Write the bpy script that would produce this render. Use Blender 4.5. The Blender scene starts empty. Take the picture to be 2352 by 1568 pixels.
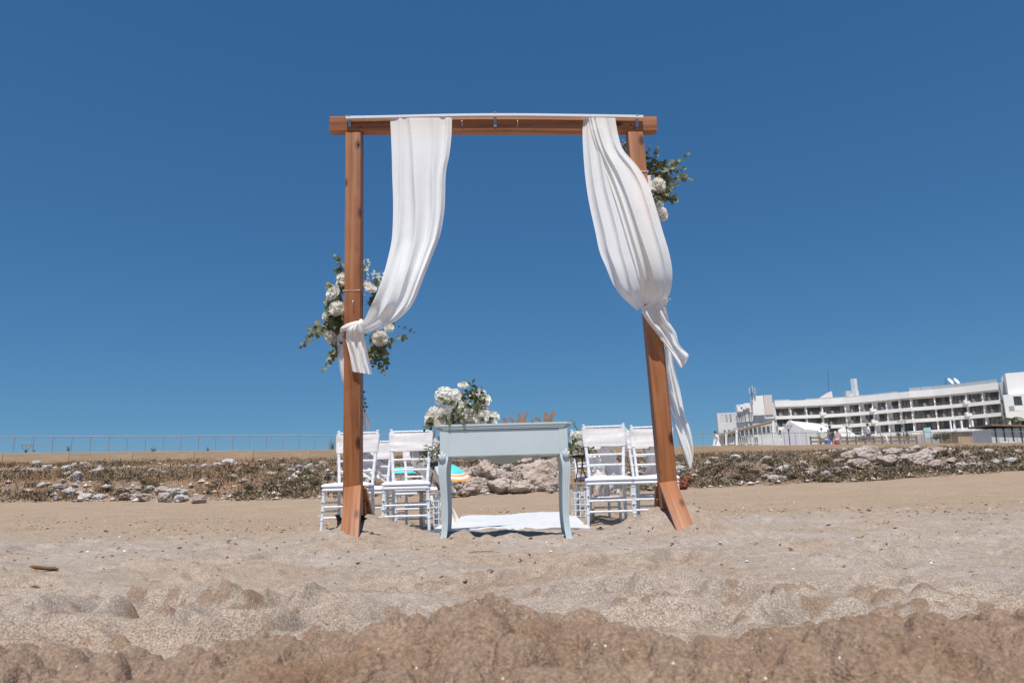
import bpy, bmesh, math, random
import numpy as np
from mathutils import Vector, Matrix, noise as mnoise

random.seed(7)
rng = np.random.default_rng(11)
SC = bpy.context.scene
COL = SC.collection
rad = math.radians

# ------------------------------------------------------------------ camera
CAM = Vector((0.0, 0.0, 0.31))
PITCH, ROLL, LENS = rad(11.5), 0.027, 26.0
_f = Vector((0, math.cos(PITCH), math.sin(PITCH)))
_r0 = Vector((1, 0, 0))
_u0 = Vector((0, -math.sin(PITCH), math.cos(PITCH)))
_r = _r0 * math.cos(ROLL) - _u0 * math.sin(ROLL)
_u = _r0 * math.sin(ROLL) + _u0 * math.cos(ROLL)
cam_data = bpy.data.cameras.new('camera')
cam = bpy.data.objects.new('camera', cam_data)
COL.objects.link(cam)
cam.matrix_world = Matrix(((_r.x, _u.x, -_f.x, CAM.x), (_r.y, _u.y, -_f.y, CAM.y), (_r.z, _u.z, -_f.z, CAM.z), (0, 0, 0, 1)))
cam_data.lens = LENS
cam_data.sensor_width = 36.0
cam_data.clip_start = 0.05
cam_data.clip_end = 9000
cam_data.dof.use_dof = True
cam_data.dof.focus_distance = 5.2
cam_data.dof.aperture_fstop = 10.0
SC.camera = cam

# ------------------------------------------------------------------ sky, sun, exposure
SUN_EL, SUN_AZ = rad(66), rad(184)      # azimuth clockwise from +Y: behind the camera
world = bpy.data.worlds.new('World')
SC.world = world
world.use_nodes = True
wn = world.node_tree.nodes
wl = world.node_tree.links
sky = wn.new('ShaderNodeTexSky')
sky.sky_type = 'NISHITA'
sky.sun_disc = False
sky.sun_elevation = SUN_EL
sky.sun_rotation = SUN_AZ
sky.altitude = 900
sky.air_density = 1.0
sky.dust_density = 0.0
sky.ozone_density = 3.0
bg = wn['Background']
bg.inputs['Strength'].default_value = 0.075
# clear, deep-blue summer sky: flatten the pale band at the horizon, the same all round
_S = bg.inputs['Strength'].default_value
_sep, _cmb = wn.new('ShaderNodeSeparateColor'), wn.new('ShaderNodeCombineColor')
wl.new(sky.outputs['Color'], _sep.inputs[0])
for _i, (_k, _g) in enumerate(((.291, .80), (.462, .66), (.621, .56))):
    _a, _b, _c = (wn.new('ShaderNodeMath') for _ in range(3))
    _a.operation, _b.operation, _c.operation = 'MULTIPLY', 'POWER', 'MULTIPLY'
    wl.new(_sep.outputs[_i], _a.inputs[0]); _a.inputs[1].default_value = _S
    wl.new(_a.outputs[0], _b.inputs[0]); _b.inputs[1].default_value = _g
    wl.new(_b.outputs[0], _c.inputs[0]); _c.inputs[1].default_value = _k / _S
    wl.new(_c.outputs[0], _cmb.inputs[_i])
wl.new(_cmb.outputs[0], bg.inputs['Color'])

sun_data = bpy.data.lights.new('sun', 'SUN')
sun_data.energy = 4.3
sun_data.angle = rad(0.5)
sun_data.color = (1.0, 0.955, 0.89)
sun = bpy.data.objects.new('sun', sun_data)
COL.objects.link(sun)
_sd = Vector((math.sin(SUN_AZ) * math.cos(SUN_EL), math.cos(SUN_AZ) * math.cos(SUN_EL), math.sin(SUN_EL)))
sun.rotation_euler = _sd.to_track_quat('Z', 'Y').to_euler()
sun.location = (0, -20, 30)

SC.view_settings.view_transform = 'Standard'
SC.view_settings.look = 'None'
SC.view_settings.exposure = 0.22
SC.view_settings.gamma = 1.0
SC.view_settings.use_curve_mapping = False
SC.render.engine = 'CYCLES'
SC.cycles.max_bounces = 8
SC.cycles.transparent_max_bounces = 12
SC.cycles.use_denoising = True

# ------------------------------------------------------------------ measuring helpers
PW = 2352.0
FPX = LENS / 36.0 * PW


def P(px, py, Y):
    """World point on the vertical plane y=Y seen at photo position px,py (2352 wide)."""
    d = _f + _r * ((px - 1176.0) / FPX) - _u * ((py - 784.0) / FPX)
    return CAM + d * ((Y - CAM.y) / d.y)


# ------------------------------------------------------------------ numpy noise
def _hash(ix, iy, seed):
    n = (ix.astype(np.int64) * 374761393 + iy.astype(np.int64) * 668265263 + seed * 974634777) & 0x7fffffff
    n = ((n ^ (n >> 13)) * 1274126177) & 0x7fffffff
    n = (n ^ (n >> 16)) & 0xffff
    return n / 32767.5 - 1.0


def vnoise(x, y, seed=0):
    ix, iy = np.floor(x), np.floor(y)
    fx, fy = x - ix, y - iy
    u = fx * fx * fx * (fx * (fx * 6 - 15) + 10)
    v = fy * fy * fy * (fy * (fy * 6 - 15) + 10)
    a = _hash(ix, iy, seed); b = _hash(ix + 1, iy, seed)
    c = _hash(ix, iy + 1, seed); d = _hash(ix + 1, iy + 1, seed)
    return (a + (b - a) * u) * (1 - v) + (c + (d - c) * u) * v


def fbm(x, y, octaves, seed=0, gain=0.5):
    s = 0.0; a = 1.0; t = 0.0
    for k in range(octaves):
        co, si = math.cos(0.6 * k + 0.3), math.sin(0.6 * k + 0.3)
        f = 2.03 ** k
        s = s + a * vnoise((x * co - y * si) * f + 7.7 * k, (x * si + y * co) * f - 3.1 * k, seed + k)
        t += a; a *= gain
    return s / t


def sstep(a, b, x):
    t = np.clip((x - a) / (b - a), 0, 1)
    return t * t * (3 - 2 * t)


# ------------------------------------------------------------------ the lie of the land
def y_foot(x):
    return 24.0 + 1.6 * vnoise(x / 7.0, x * 0 + 3.3, 5) + 0.5 * vnoise(x / 1.7, x * 0 + 1.3, 6)


def y_wall(x):
    return 47.0 + 0.284 * np.clip(x, -45, 90)


WALL_TOP = 3.03
RIDGE_Y = 0.95
_rg = [P(px_, py_, RIDGE_Y) for px_, py_ in ((-900, 1480), (-400, 1470), (0, 1446), (150, 1492), (300, 1505), (450, 1487), (640, 1477), (760, 1472), (900, 1437), (1000, 1420), (1060, 1392), (1110, 1382), (1176, 1406), (1300, 1431), (1340, 1410), (1420, 1426), (1540, 1456), (1650, 1466), (1750, 1428), (1850, 1400), (1950, 1386), (2080, 1396), (2200, 1406), (2352, 1420), (2750, 1440), (3300, 1470))]
_rx = np.array([-9] + [q.x for q in _rg] + [9])
_rz = np.array([.12] + [q.z for q in _rg] + [.12]) - .026

_fp = []
_r2 = np.random.default_rng(4)
for _ in range(420):
    yy = 1.4 + 11 * _r2.random() ** 1.3
    _fp.append((_r2.uniform(-0.8, 0.8) * yy - 0.0, yy, _r2.uniform(.05, .10), _r2.uniform(.09, .18), _r2.uniform(0, math.pi), _r2.uniform(.012, .042)))
_cl = []
for _ in range(2100):
    yy = .72 + 4.0 * _r2.random() ** 1.3
    rr_ = (.005 + .020 * _r2.random() ** 3.0)
    _cl.append((_r2.uniform(-.80, .80) * yy, yy, rr_, rr_ * _r2.uniform(.35, .75), _r2.uniform(0, 50)))
for _ in range(1500):       # crumbs all over the dug-up mound
    rr_ = .006 + .026 * _r2.random() ** 2.4
    _cl.append((_r2.uniform(-1.1, 1.1), _r2.normal(.90, .12), rr_, rr_ * _r2.uniform(.6, 1.15), _r2.uniform(0, 50)))
for (cx_, cy_, n_, sp_) in ((-.86, 2.15, 40, .22), (-.35, 2.6, 26, .14), (-1.0, 3.3, 26, .22), (.55, .98, 60, .16), (-.06, .95, 36, .08), (.18, .97, 16, .05), (1.0, 1.9, 30, .25), (-.62, 1.35, 40, .2), (.75, 2.0, 24, .2), (-.25, 1.5, 26, .16), (.46, .86, 24, .1)):
    for _ in range(n_):
        rr_ = .007 + .022 * _r2.random() ** 1.6
        _cl.append((_r2.normal(cx_, sp_), max(.7, _r2.normal(cy_, sp_ * .6)), rr_, rr_ * _r2.uniform(.4, .85), _r2.uniform(0, 50)))
# heaps of sand dug up round the arch feet, hollows by them
_heaps = [(-1.00, 5.12, .32, .24, .14), (-1.08, 4.72, .26, .17, .085), (1.02, 5.06, .32, .22, .155), (1.16, 4.76, .30, .19, .105), (1.32, 4.98, .34, .24, .05), (-.80, 5.02, .30, .22, .05)]


def H(x, y, return_clods=None):
    x = np.asarray(x, float); y = np.asarray(y, float)
    yf = y_foot(x); yw = y_wall(x)
    t_b = sstep(7.5, 24, y)
    zb = t_b * (0.2 + np.where(x > 0, .3, .17) * np.clip((x / 16.0) ** 2, 0, 1.3))
    # rolling, trodden sand
    r = np.hypot(x, y)
    fade = np.exp(-np.clip(r - 5, 0, None) / 14)
    zb = zb + 0.045 * fbm(x / 1.9, y / 1.5, 2, 21) * sstep(.6, 3, y) + 0.036 * fbm(x / .42, y / .34, 3, 31)
    near = np.exp(-(np.clip(r, 0, None) / 9) ** 2)
    clod = np.clip(fbm(x / .75, y / .55, 2, 45) * 1.6 - .05, 0, 1)
    lump = np.abs(fbm(x / .085, y / .075, 3, 51)) ** .8
    zb = zb + near * (0.006 * fbm(x / .05, y / .05, 3, 61) + 0.014 * clod * lump)
    near2 = np.exp(-(r / 2.2) ** 4)
    clod2 = np.clip(fbm(x / .3, y / .22, 2, 75) * 1.8 + .25, 0, 1)
    zb = zb + .010 * fbm(x / .13, y / .10, 3, 33) * sstep(.9, 1.6, y) * np.exp(-(r / 7) ** 2)
    zb = zb + near2 * clod2 * (0.020 * np.abs(fbm(x / .055, y / .05, 3, 81)) + 0.007 * fbm(x / .02, y / .02, 2, 91))
    # the mound in front of the lens
    zr = np.interp(x, _rx, _rz)
    dy = y - RIDGE_Y - .05 * vnoise(x / .25, x * 0, 8)
    zb = zb + zr * np.where(dy < 0, .42 + .58 * np.exp(-(dy / .42) ** 2), np.exp(-(dy / .30) ** 2)) * np.where(y < -1.5, np.exp(-((y + 1.5) / 1.5) ** 2), 1) * np.exp(-np.clip(np.abs(x) - 1.6, 0, None))
    # heap lumps left of the mound, further off
    for (cx, cy, sx, sy, h) in ((-1.05, 2.35, .38, .16, .030), (-.72, 2.1, .30, .14, .028), (-1.35, 1.75, .24, .18, .045), (-.2, 1.95, .3, .14, .015), (1.2, 1.9, .4, .16, .03), (.75, 2.2, .28, .14, .02)) + tuple(_heaps):
        q = ((x - cx) / sx) ** 2 + ((y - cy) / sy) ** 2
        zb = zb + h * np.exp(-q) * (1 + (.30 * fbm(x / .16 + cx, y / .16, 3, 131) if h > .06 else 0))
    if zb.size > 400:
        zb = np.array(zb)
        for (cx, cy, a, b, th, h) in _fp:
            m = np.nonzero((np.abs(x - cx) < .55) & (np.abs(y - cy) < .55))
            if len(m[0]) == 0:
                continue
            dx, dy2 = x[m] - cx, y[m] - cy
            u = (dx * math.cos(th) + dy2 * math.sin(th)) / b
            v = (-dx * math.sin(th) + dy2 * math.cos(th)) / a
            q = u * u + v * v
            zb[m] += -h * np.exp(-q ** 2) + .45 * h * np.exp(-((np.sqrt(q) - 1.45) / .4) ** 2)
        m0 = np.nonzero((y < 5) & (y > .4) & (np.abs(x) < 4))
        if len(m0[0]):
            xs, ys, add = x[m0], y[m0], np.zeros(len(m0[0]))
            for (cx, cy, r0, h, sd) in _cl:
                m = np.nonzero((np.abs(xs - cx) < r0 * 1.6) & (np.abs(ys - cy) < r0 * 1.6))[0]
                if len(m) == 0:
                    continue
                u, v = (xs[m] - cx) / r0, (ys[m] - cy) / r0
                q = (u * u + v * v) * (1 + .7 * vnoise(u * 1.3 + sd, v * 1.3, 3)) + .25 * vnoise(u * 3 + sd, v * 3, 5)
                add[m] = np.maximum(add[m], h * np.sqrt(np.clip(1 - q, 0, 1.2)))
            zb[m0] += add
            if return_clods is not None:
                return_clods.append((m0, add))
    # rocky bank up to the promenade wall
    t = np.clip((y - yf) / np.maximum(yw - yf, 1), 0, 1)
    bank = sstep(0.0, .04, t)
    zw = 2.46
    prof = .25 * sstep(0, .10, t) + .75 * t ** .95
    zk = zb + (zw - zb) * prof + bank * (.16 * fbm(x / 2.2, y / 2.2, 4, 101) + .05 * fbm(x / .5, y / .5, 2, 111)) * (1 - sstep(.93, 1, t))
    z = np.where(y > yf, zk, zb)
    past = y > yw + .1
    hill = 4.9 * sstep(62, 165, y) * sstep(0, 40, x)
    z = np.where(past, 2.55 + hill, z)
    return z


def hz(x, y):
    return float(H(np.array([x]), np.array([y]))[0])


def R(px, py, lo=2.0, hi=70.0):
    """Point of the ground seen at photo position px,py."""
    d = _f + _r * ((px - 1176.0) / FPX) - _u * ((py - 784.0) / FPX)
    t = np.linspace(lo, hi, 1400)
    X, Y, Z = CAM.x + d.x * t, CAM.y + d.y * t, CAM.z + d.z * t
    k = np.nonzero(Z < H(X, Y))[0]
    i = k[0] if len(k) else len(t) - 1
    return Vector((X[i], Y[i], float(H(X[i:i + 1], Y[i:i + 1])[0])))


# ------------------------------------------------------------------ mesh builder
class MB:
    def __init__(self):
        self.v = []; self.f = []

    def add(self, vs, fs):
        o = len(self.v)
        self.v.extend([tuple(p) for p in vs])
        self.f.extend([tuple(i + o for i in f) for f in fs])
        return self

    def box(self, c, s, m=None, bev=0.0):
        x, y, z = s[0] / 2, s[1] / 2, s[2] / 2
        if bev <= 0:
            vs = [(-x, -y, -z), (x, -y, -z), (x, y, -z), (-x, y, -z), (-x, -y, z), (x, -y, z), (x, y, z), (-x, y, z)]
            fs = [(3, 2, 1, 0), (4, 5, 6, 7), (0, 1, 5, 4), (1, 2, 6, 5), (2, 3, 7, 6), (3, 0, 4, 7)]
        else:
            bm = bmesh.new()
            bmesh.ops.create_cube(bm, size=1)
            bmesh.ops.scale(bm, vec=s, verts=bm.verts)
            bmesh.ops.bevel(bm, geom=list(bm.edges), offset=bev, segments=2, affect='EDGES', profile=.6)
            vs = [v.co.copy() for v in bm.verts]
            bm.verts.index_update()
            fs = [[v.index for v in f.verts] for f in bm.faces]
            bm.free()
        c = Vector(c)
        vs = [((m @ Vector(p)) if m else Vector(p)) + c for p in vs]
        return self.add(vs, fs)

    def tube(self, pts, rr, n=8, cap=True, flat=None):
        pts = [Vector(p) for p in pts]
        if not hasattr(rr, '__len__'):
            rr = [rr] * len(pts)
        up = None; vs = []; fs = []
        for i, p in enumerate(pts):
            a = pts[max(i - 1, 0)]; b = pts[min(i + 1, len(pts) - 1)]
            t = (b - a)
            t = t.normalized() if t.length > 1e-9 else Vector((0, 0, 1))
            if up is None:
                up = Vector((0, 1, 0)) if abs(t.y) < .9 else Vector((1, 0, 0))
            s = t.cross(up)
            s = s.normalized() if s.length > 1e-6 else Vector((1, 0, 0))
            up = s.cross(t).normalized()
            for k in range(n):
                th = 2 * math.pi * k / n
                q = s * math.cos(th) * rr[i] + up * math.sin(th) * rr[i] * (flat or 1)
                vs.append(p + q)
        for i in range(len(pts) - 1):
            for k in range(n):
                a = i * n + k; b = i * n + (k + 1) % n
                fs.append((a, b, b + n, a + n))
        if cap:
            fs.append(tuple(range(n - 1, -1, -1)))
            fs.append(tuple((len(pts) - 1) * n + k for k in range(n)))
        return self.add(vs, fs)

    def grid(self, rows, closed=False):
        m = len(rows); n = len(rows[0])
        vs = [p for r in rows for p in r]
        fs = []
        for i in range(m - 1):
            for k in range(n if closed else n - 1):
                a = i * n + k; b = i * n + (k + 1) % n
                fs.append((a, b, b + n, a + n))
        return self.add(vs, fs)

    def prism(self, poly, y0, y1):
        """Outline in x,z extruded from y0 to y1."""
        n = len(poly)
        vs = [(p[0], y0, p[1]) for p in poly] + [(p[0], y1, p[1]) for p in poly]
        fs = [tuple(range(n)), tuple(range(2 * n - 1, n - 1, -1))]
        fs += [(i, i + n, (i + 1) % n + n, (i + 1) % n) for i in range(n)]
        return self.add(vs, fs)

    def mesh(self, name, mat, smooth=False, angle=None):
        me = bpy.data.meshes.new(name)
        me.from_pydata([tuple(p) for p in self.v], [], self.f)
        me.validate()
        bm = bmesh.new(); bm.from_mesh(me)
        bmesh.ops.recalc_face_normals(bm, faces=bm.faces)
        bm.to_mesh(me); bm.free()
        if mat:
            me.materials.append(mat)
        if smooth:
            me.polygons.foreach_set('use_smooth', [True] * len(me.polygons))
            if angle:
                me.set_sharp_from_angle(angle=rad(angle))
        me.update()
        return me

    def build(self, name, mat, parent=None, smooth=False, angle=None, loc=None):
        return link(name, self.mesh(name, mat, smooth, angle), parent, loc)


def link(name, data, parent=None, loc=None):
    o = bpy.data.objects.new(name, data)
    COL.objects.link(o)
    if parent:
        o.parent = parent
    if loc is not None:
        o.location = loc
    return o


def tag(o, label=None, cat=None, group=None, kind=None):
    for k, v in (('label', label), ('category', cat), ('group', group), ('kind', kind)):
        if v:
            o[k] = v
    return o


def thing(name, label, cat, loc=(0, 0, 0), rz=0.0, group=None):
    o = link(name, None)
    o.empty_display_size = .1
    o.location = loc
    o.rotation_euler = (0, 0, rz)
    return tag(o, label, cat, group)


def copy_tree(o, parent=None):
    c = o.copy()
    COL.objects.link(c)
    c.parent = parent
    for ch in list(o.children):
        copy_tree(ch, c)
    return c


def frame(p0, p1, ref=(0, 1, 0)):
    """Matrix with local Z from p0 to p1 and local Y near ref, at p0."""
    p0, p1 = Vector(p0), Vector(p1)
    z = (p1 - p0).normalized()
    y = Vector(ref) - z * Vector(ref).dot(z)
    y.normalize()
    x = y.cross(z)
    return Matrix(((x.x, y.x, z.x, p0.x), (x.y, y.y, z.y, p0.y), (x.z, y.z, z.z, p0.z), (0, 0, 0, 1)))


def catmull(pts, n):
    """n samples through the points (numpy rows)."""
    p = np.asarray(pts, float)
    m = len(p)
    out = []
    for s in np.linspace(0, m - 1, n):
        i = min(int(s), m - 2); t = s - i
        p0, p1, p2, p3 = p[max(i - 1, 0)], p[i], p[i + 1], p[min(i + 2, m - 1)]
        out.append(.5 * (2 * p1 + (p2 - p0) * t + (2 * p0 - 5 * p1 + 4 * p2 - p3) * t * t + (3 * p1 - p0 - 3 * p2 + p3) * t ** 3))
    return np.array(out)


# ------------------------------------------------------------------ materials
class Mat:
    def __init__(self, name, color=(.8, .8, .8), rough=.6, spec=.3, metal=0.0, **kw):
        self.m = bpy.data.materials.new(name)
        self.m.use_nodes = True
        self.nt = self.m.node_tree
        self.b = self.nt.nodes['Principled BSDF']
        self.out = self.nt.nodes['Material Output']
        self.b.inputs['Base Color'].default_value = (*color, 1)
        self.b.inputs['Roughness'].default_value = rough
        self.b.inputs['Specular IOR Level'].default_value = spec
        self.b.inputs['Metallic'].default_value = metal
        for k, v in kw.items():
            self.b.inputs[k].default_value = v

    def n(self, t, **kw):
        nd = self.nt.nodes.new(t)
        for k, v in kw.items():
            if k in nd.inputs:
                nd.inputs[k].default_value = v
            else:
                setattr(nd, k, v)
        return nd

    def l(self, a, b):
        self.nt.links.new(a, b)

    def coord(self, which='Object', scale=(1, 1, 1), rot=(0, 0, 0)):
        tc = self.n('ShaderNodeTexCoord')
        mp = self.n('ShaderNodeMapping')
        mp.inputs['Scale'].default_value = scale
        mp.inputs['Rotation'].default_value = rot
        self.l(tc.outputs[which], mp.inputs['Vector'])
        return mp.outputs['Vector']

    def noise(self, vec, scale, detail=4, rough=.55, dist=0.0):
        nd = self.n('ShaderNodeTexNoise')
        nd.inputs['Scale'].default_value = scale
        nd.inputs['Detail'].default_value = detail
        nd.inputs['Roughness'].default_value = rough
        nd.inputs['Distortion'].default_value = dist
        self.l(vec, nd.inputs['Vector'])
        return nd.outputs['Fac']

    def ramp(self, fac, stops):
        nd = self.n('ShaderNodeValToRGB')
        e = nd.color_ramp.elements
        while len(e) < len(stops):
            e.new(.5)
        for k, (p, c) in enumerate(stops):
            e[k].position = p
            e[k].color = (*c, 1) if len(c) == 3 else c
        self.l(fac, nd.inputs['Fac'])
        return nd.outputs['Color']

    def mix(self, fac, a, b, mode='MIX'):
        nd = self.n('ShaderNodeMix', data_type='RGBA', blend_type=mode)
        for s, v in ((0, fac), (6, a), (7, b)):
            if hasattr(v, 'is_output') or isinstance(v, bpy.types.NodeSocket):
                self.l(v, nd.inputs[s])
            else:
                nd.inputs[s].default_value = v if s == 0 else (*v, 1)
        return nd.outputs[2]

    def math(self, op, a, b=0.0):
        nd = self.n('ShaderNodeMath', operation=op)
        for s, v in ((0, a), (1, b)):
            if isinstance(v, bpy.types.NodeSocket):
                self.l(v, nd.inputs[s])
            else:
                nd.inputs[s].default_value = v
        return nd.outputs[0]

    def bump(self, h, strength=.3, dist=.01, prev=None):
        nd = self.n('ShaderNodeBump')
        nd.inputs['Strength'].default_value = strength
        nd.inputs['Distance'].default_value = dist
        self.l(h, nd.inputs['Height'])
        if prev:
            self.l(prev, nd.inputs['Normal'])
        self.l(nd.outputs['Normal'], self.b.inputs['Normal'])
        return nd.outputs['Normal']

    def color(self, s):
        self.l(s, self.b.inputs['Base Color'])
        return self

    def random(self):
        return self.n('ShaderNodeObjectInfo').outputs['Random']


def simple(name, color, rough=.6, var=.12, scale=6.0, spec=.3, bump=0.0, bscale=60, **kw):
    a = Mat(name, color, rough, spec, **kw)
    v = a.coord()
    f = a.noise(v, scale, 5)
    lo = tuple(c * (1 - var) for c in color); hi = tuple(min(1, c * (1 + var)) for c in color)
    a.color(a.ramp(f, [(.3, lo), (.7, hi)]))
    if bump:
        a.bump(a.noise(v, bscale, 4), bump, .004)
    return a.m


MT = {}


def make_materials():
    # sand with a stony-soil part on the bank
    a = Mat('sand_ground', rough=.95, spec=.15)
    v = a.coord()
    big = a.noise(v, .9, 4)
    fine = a.noise(v, 210, 2, .7)
    mid = a.noise(v, 22, 5, .7)
    co = a.n('ShaderNodeAttribute', attribute_name='coarse').outputs['Fac']
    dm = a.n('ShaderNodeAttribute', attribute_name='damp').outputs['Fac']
    smooth_s = a.ramp(big, [(.3, (.335, .245, .172)), (.7, (.375, .283, .205))])
    shelly = a.ramp(a.noise(v, 2.3, 5, .65), [(.3, (.33, .268, .222)), (.7, (.43, .372, .326))])
    base = a.mix(co, smooth_s, shelly)
    base = a.mix(.40, base, a.ramp(mid, [(.32, (.28, .27, .26)), (.68, (.72, .72, .72))]), 'OVERLAY')
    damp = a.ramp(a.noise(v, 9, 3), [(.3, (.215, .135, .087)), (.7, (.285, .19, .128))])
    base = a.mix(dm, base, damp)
    base = a.mix(a.math('SUBTRACT', .75, a.math('MULTIPLY', dm, .3)), base, a.ramp(fine, [(.30, (.16, .15, .14)), (.5, (.5, .5, .5)), (.68, (.86, .86, .86))]), 'OVERLAY')
    vor = a.n('ShaderNodeTexVoronoi', feature='F1')
    vor.inputs['Scale'].default_value = 110
    a.l(v, vor.inputs['Vector'])
    shell = a.math('LESS_THAN', vor.outputs['Distance'], .13)
    pick = a.math('GREATER_THAN', a.n('ShaderNodeSeparateColor').outputs[0], .5)
    sc = [n for n in a.nt.nodes if n.bl_idname == 'ShaderNodeSeparateColor'][0]
    a.l(vor.outputs['Color'], sc.inputs[0])
    pick.node.inputs[1].default_value = .94
    base = a.mix(a.math('MULTIPLY', shell, pick), base, (.8, .76, .7))
    dark = a.math('LESS_THAN', sc.outputs[1], .07)
    base = a.mix(a.math('MULTIPLY', a.math('LESS_THAN', vor.outputs['Distance'], .22), dark), base, (.13, .09, .065))
    soil = a.ramp(a.noise(v, .55, 5, .6), [(.32, (.12, .076, .048)), (.5, (.19, .13, .088)), (.72, (.36, .29, .23))])
    soil = a.mix(.5, soil, a.ramp(a.noise(v, 3.2, 6, .7), [(.35, (.12, .08, .05)), (.52, (.28, .2, .14)), (.68, (.55, .48, .41))]))
    at = a.n('ShaderNodeAttribute', attribute_name='bank')
    col = a.mix(at.outputs['Fac'], base, soil)
    pave = a.n('ShaderNodeAttribute', attribute_name='paved')
    col = a.mix(pave.outputs['Fac'], col, (.42, .36, .29))
    a.color(col)
    grain = a.noise(v, 420, 2, .6)
    h = a.math('ADD', a.math('ADD', a.math('MULTIPLY', fine, .7), a.math('MULTIPLY', grain, .35)), a.math('MULTIPLY', mid, .45))
    a.bump(h, .6, .010)
    MT['sand'] = a.m

    # stained pine, grain along local Z
    a = Mat('stained_wood', rough=.5, spec=.35)
    v = a.coord('Object', (1, 1, .045))
    rnd = a.random()
    off = a.n('ShaderNodeVectorMath', operation='ADD')
    a.l(v, off.inputs[0])
    cmb = a.n('ShaderNodeCombineXYZ')
    a.l(a.math('MULTIPLY', rnd, 37.0), cmb.inputs[0]); a.l(a.math('MULTIPLY', rnd, 11.0), cmb.inputs[2])
    a.l(cmb.outputs[0], off.inputs[1])
    v = off.outputs[0]
    g1 = a.noise(v, 55, 5, .6, .6)
    g2 = a.noise(v, 14, 4, .55, 1.2)
    v2 = a.coord('Object', (1, 1, .35))
    g3 = a.noise(v2, 7, 5, .6)
    c = a.ramp(g1, [(.28, (.15, .047, .016)), (.5, (.30, .105, .038)), (.72, (.43, .18, .075))])
    c = a.mix(.55, c, a.ramp(g2, [(.32, (.13, .04, .013)), (.62, (.47, .19, .075))]))
    c = a.mix(a.ramp(g3, [(.5, (0, 0, 0)), (.75, (.55, .55, .55))]), c, (.42, .22, .125))
    vk = a.coord('Object', (1, 1, .5))
    vo = a.n('ShaderNodeTexVoronoi', feature='F1')
    vo.inputs['Scale'].default_value = 7.0
    a.l(vk, vo.inputs['Vector'])
    kn = a.ramp(vo.outputs['Distance'], [(.09, (1, 1, 1)), (.19, (0, 0, 0))])
    c = a.mix(kn, c, (.07, .02, .01))
    a.color(c)
    a.bump(g1, .25, .004)
    MT['wood'] = a.m

    # thin white curtain
    a = Mat('curtain_cloth', (.86, .85, .83), .85, .15)
    nt = a.nt
    dif = a.n('ShaderNodeBsdfDiffuse'); dif.inputs['Color'].default_value = (.96, .95, .925, 1)
    tr = a.n('ShaderNodeBsdfTranslucent'); tr.inputs['Color'].default_value = (.92, .91, .89, 1)
    tp = a.n('ShaderNodeBsdfTransparent')
    weave = a.noise(a.coord('Object', (1, 1, 1)), 900, 2)
    wr = a.noise(a.coord('Object', (1, 1, .5)), 7, 3, .5, .5)
    bp = a.n('ShaderNodeBump'); bp.inputs['Strength'].default_value = .22; bp.inputs['Distance'].default_value = .02
    a.l(wr, bp.inputs['Height'])
    a.l(bp.outputs[0], dif.inputs['Normal'])
    m1 = a.n('ShaderNodeMixShader'); m1.inputs[0].default_value = .26
    a.l(dif.outputs[0], m1.inputs[1]); a.l(tr.outputs[0], m1.inputs[2])
    m2 = a.n('ShaderNodeMixShader'); m2.inputs[0].default_value = .14
    a.l(m1.outputs[0], m2.inputs[1]); a.l(tp.outputs[0], m2.inputs[2])
    a.l(m2.outputs[0], a.out.inputs[0])
    MT['cloth'] = a.m

    def worn(name, c, rough, wear, spec=.4):
        a = Mat(name, c, rough, spec)
        v = a.coord()
        f = a.noise(v, 5, 5, .6)
        col = a.ramp(f, [(.3, tuple(x * .93 for x in c)), (.7, c)])
        vz = a.coord('Object', (1, 1, .25))
        sp = a.ramp(a.noise(vz, 45, 4, .6), [(.66, (0, 0, 0)), (.72, (1, 1, 1))])
        col = a.mix(sp, col, wear)
        a.color(col)
        a.bump(f, .1, .003)
        return a.m
    MT['chair'] = worn('chair_white_paint', (.80, .825, .86), .38, (.50, .50, .50))
    MT['table'] = worn('table_pale_grey_paint', (.565, .645, .665), .45, (.44, .49, .50))
    MT['wornwood'] = simple('bare_wood', (.42, .27, .16), .7, .25, 20)
    # cushions
    MT['cushion'] = simple('white_cushion', (.78, .78, .85), .8, .03, 8, bump=.15, bscale=300)
    a = Mat('satin', (.74, .70, .685), .30, .6)
    a.b.inputs['Sheen Weight'].default_value = .3
    v = a.coord('Object', (1, 1, 1))
    v = a.coord('Object', (1, 1, .35))
    w = a.noise(v, 10, 2, .5, .8)
    a.bump(w, .40, .03)
    MT['satin'] = a.m
    a = Mat('satin_tail', (.80, .735, .70), .42, .5)
    a.b.inputs['Transmission Weight'].default_value = 0
    a.bump(a.noise(a.coord('Object', (1, 1, .3)), 20, 4), .4, .02)
    MT['tail'] = a.m
    MT['carpet'] = simple('white_carpet', (.58, .59, .60), .95, .05, 3, bump=.3, bscale=180)
    MT['carpet_back'] = simple('carpet_underside', (.22, .20, .19), .95, .2, 30)
    # flowers
    a = Mat('white_petal', (.88, .86, .81), .6, .25)
    tr = a.n('ShaderNodeBsdfTranslucent'); tr.inputs['Color'].default_value = (.9, .87, .80, 1)
    mx = a.n('ShaderNodeMixShader'); mx.inputs[0].default_value = .38
    a.l(a.b.outputs[0], mx.inputs[1]); a.l(tr.outputs[0], mx.inputs[2]); a.l(mx.outputs[0], a.out.inputs[0])
    MT['petal'] = a.m

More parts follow.
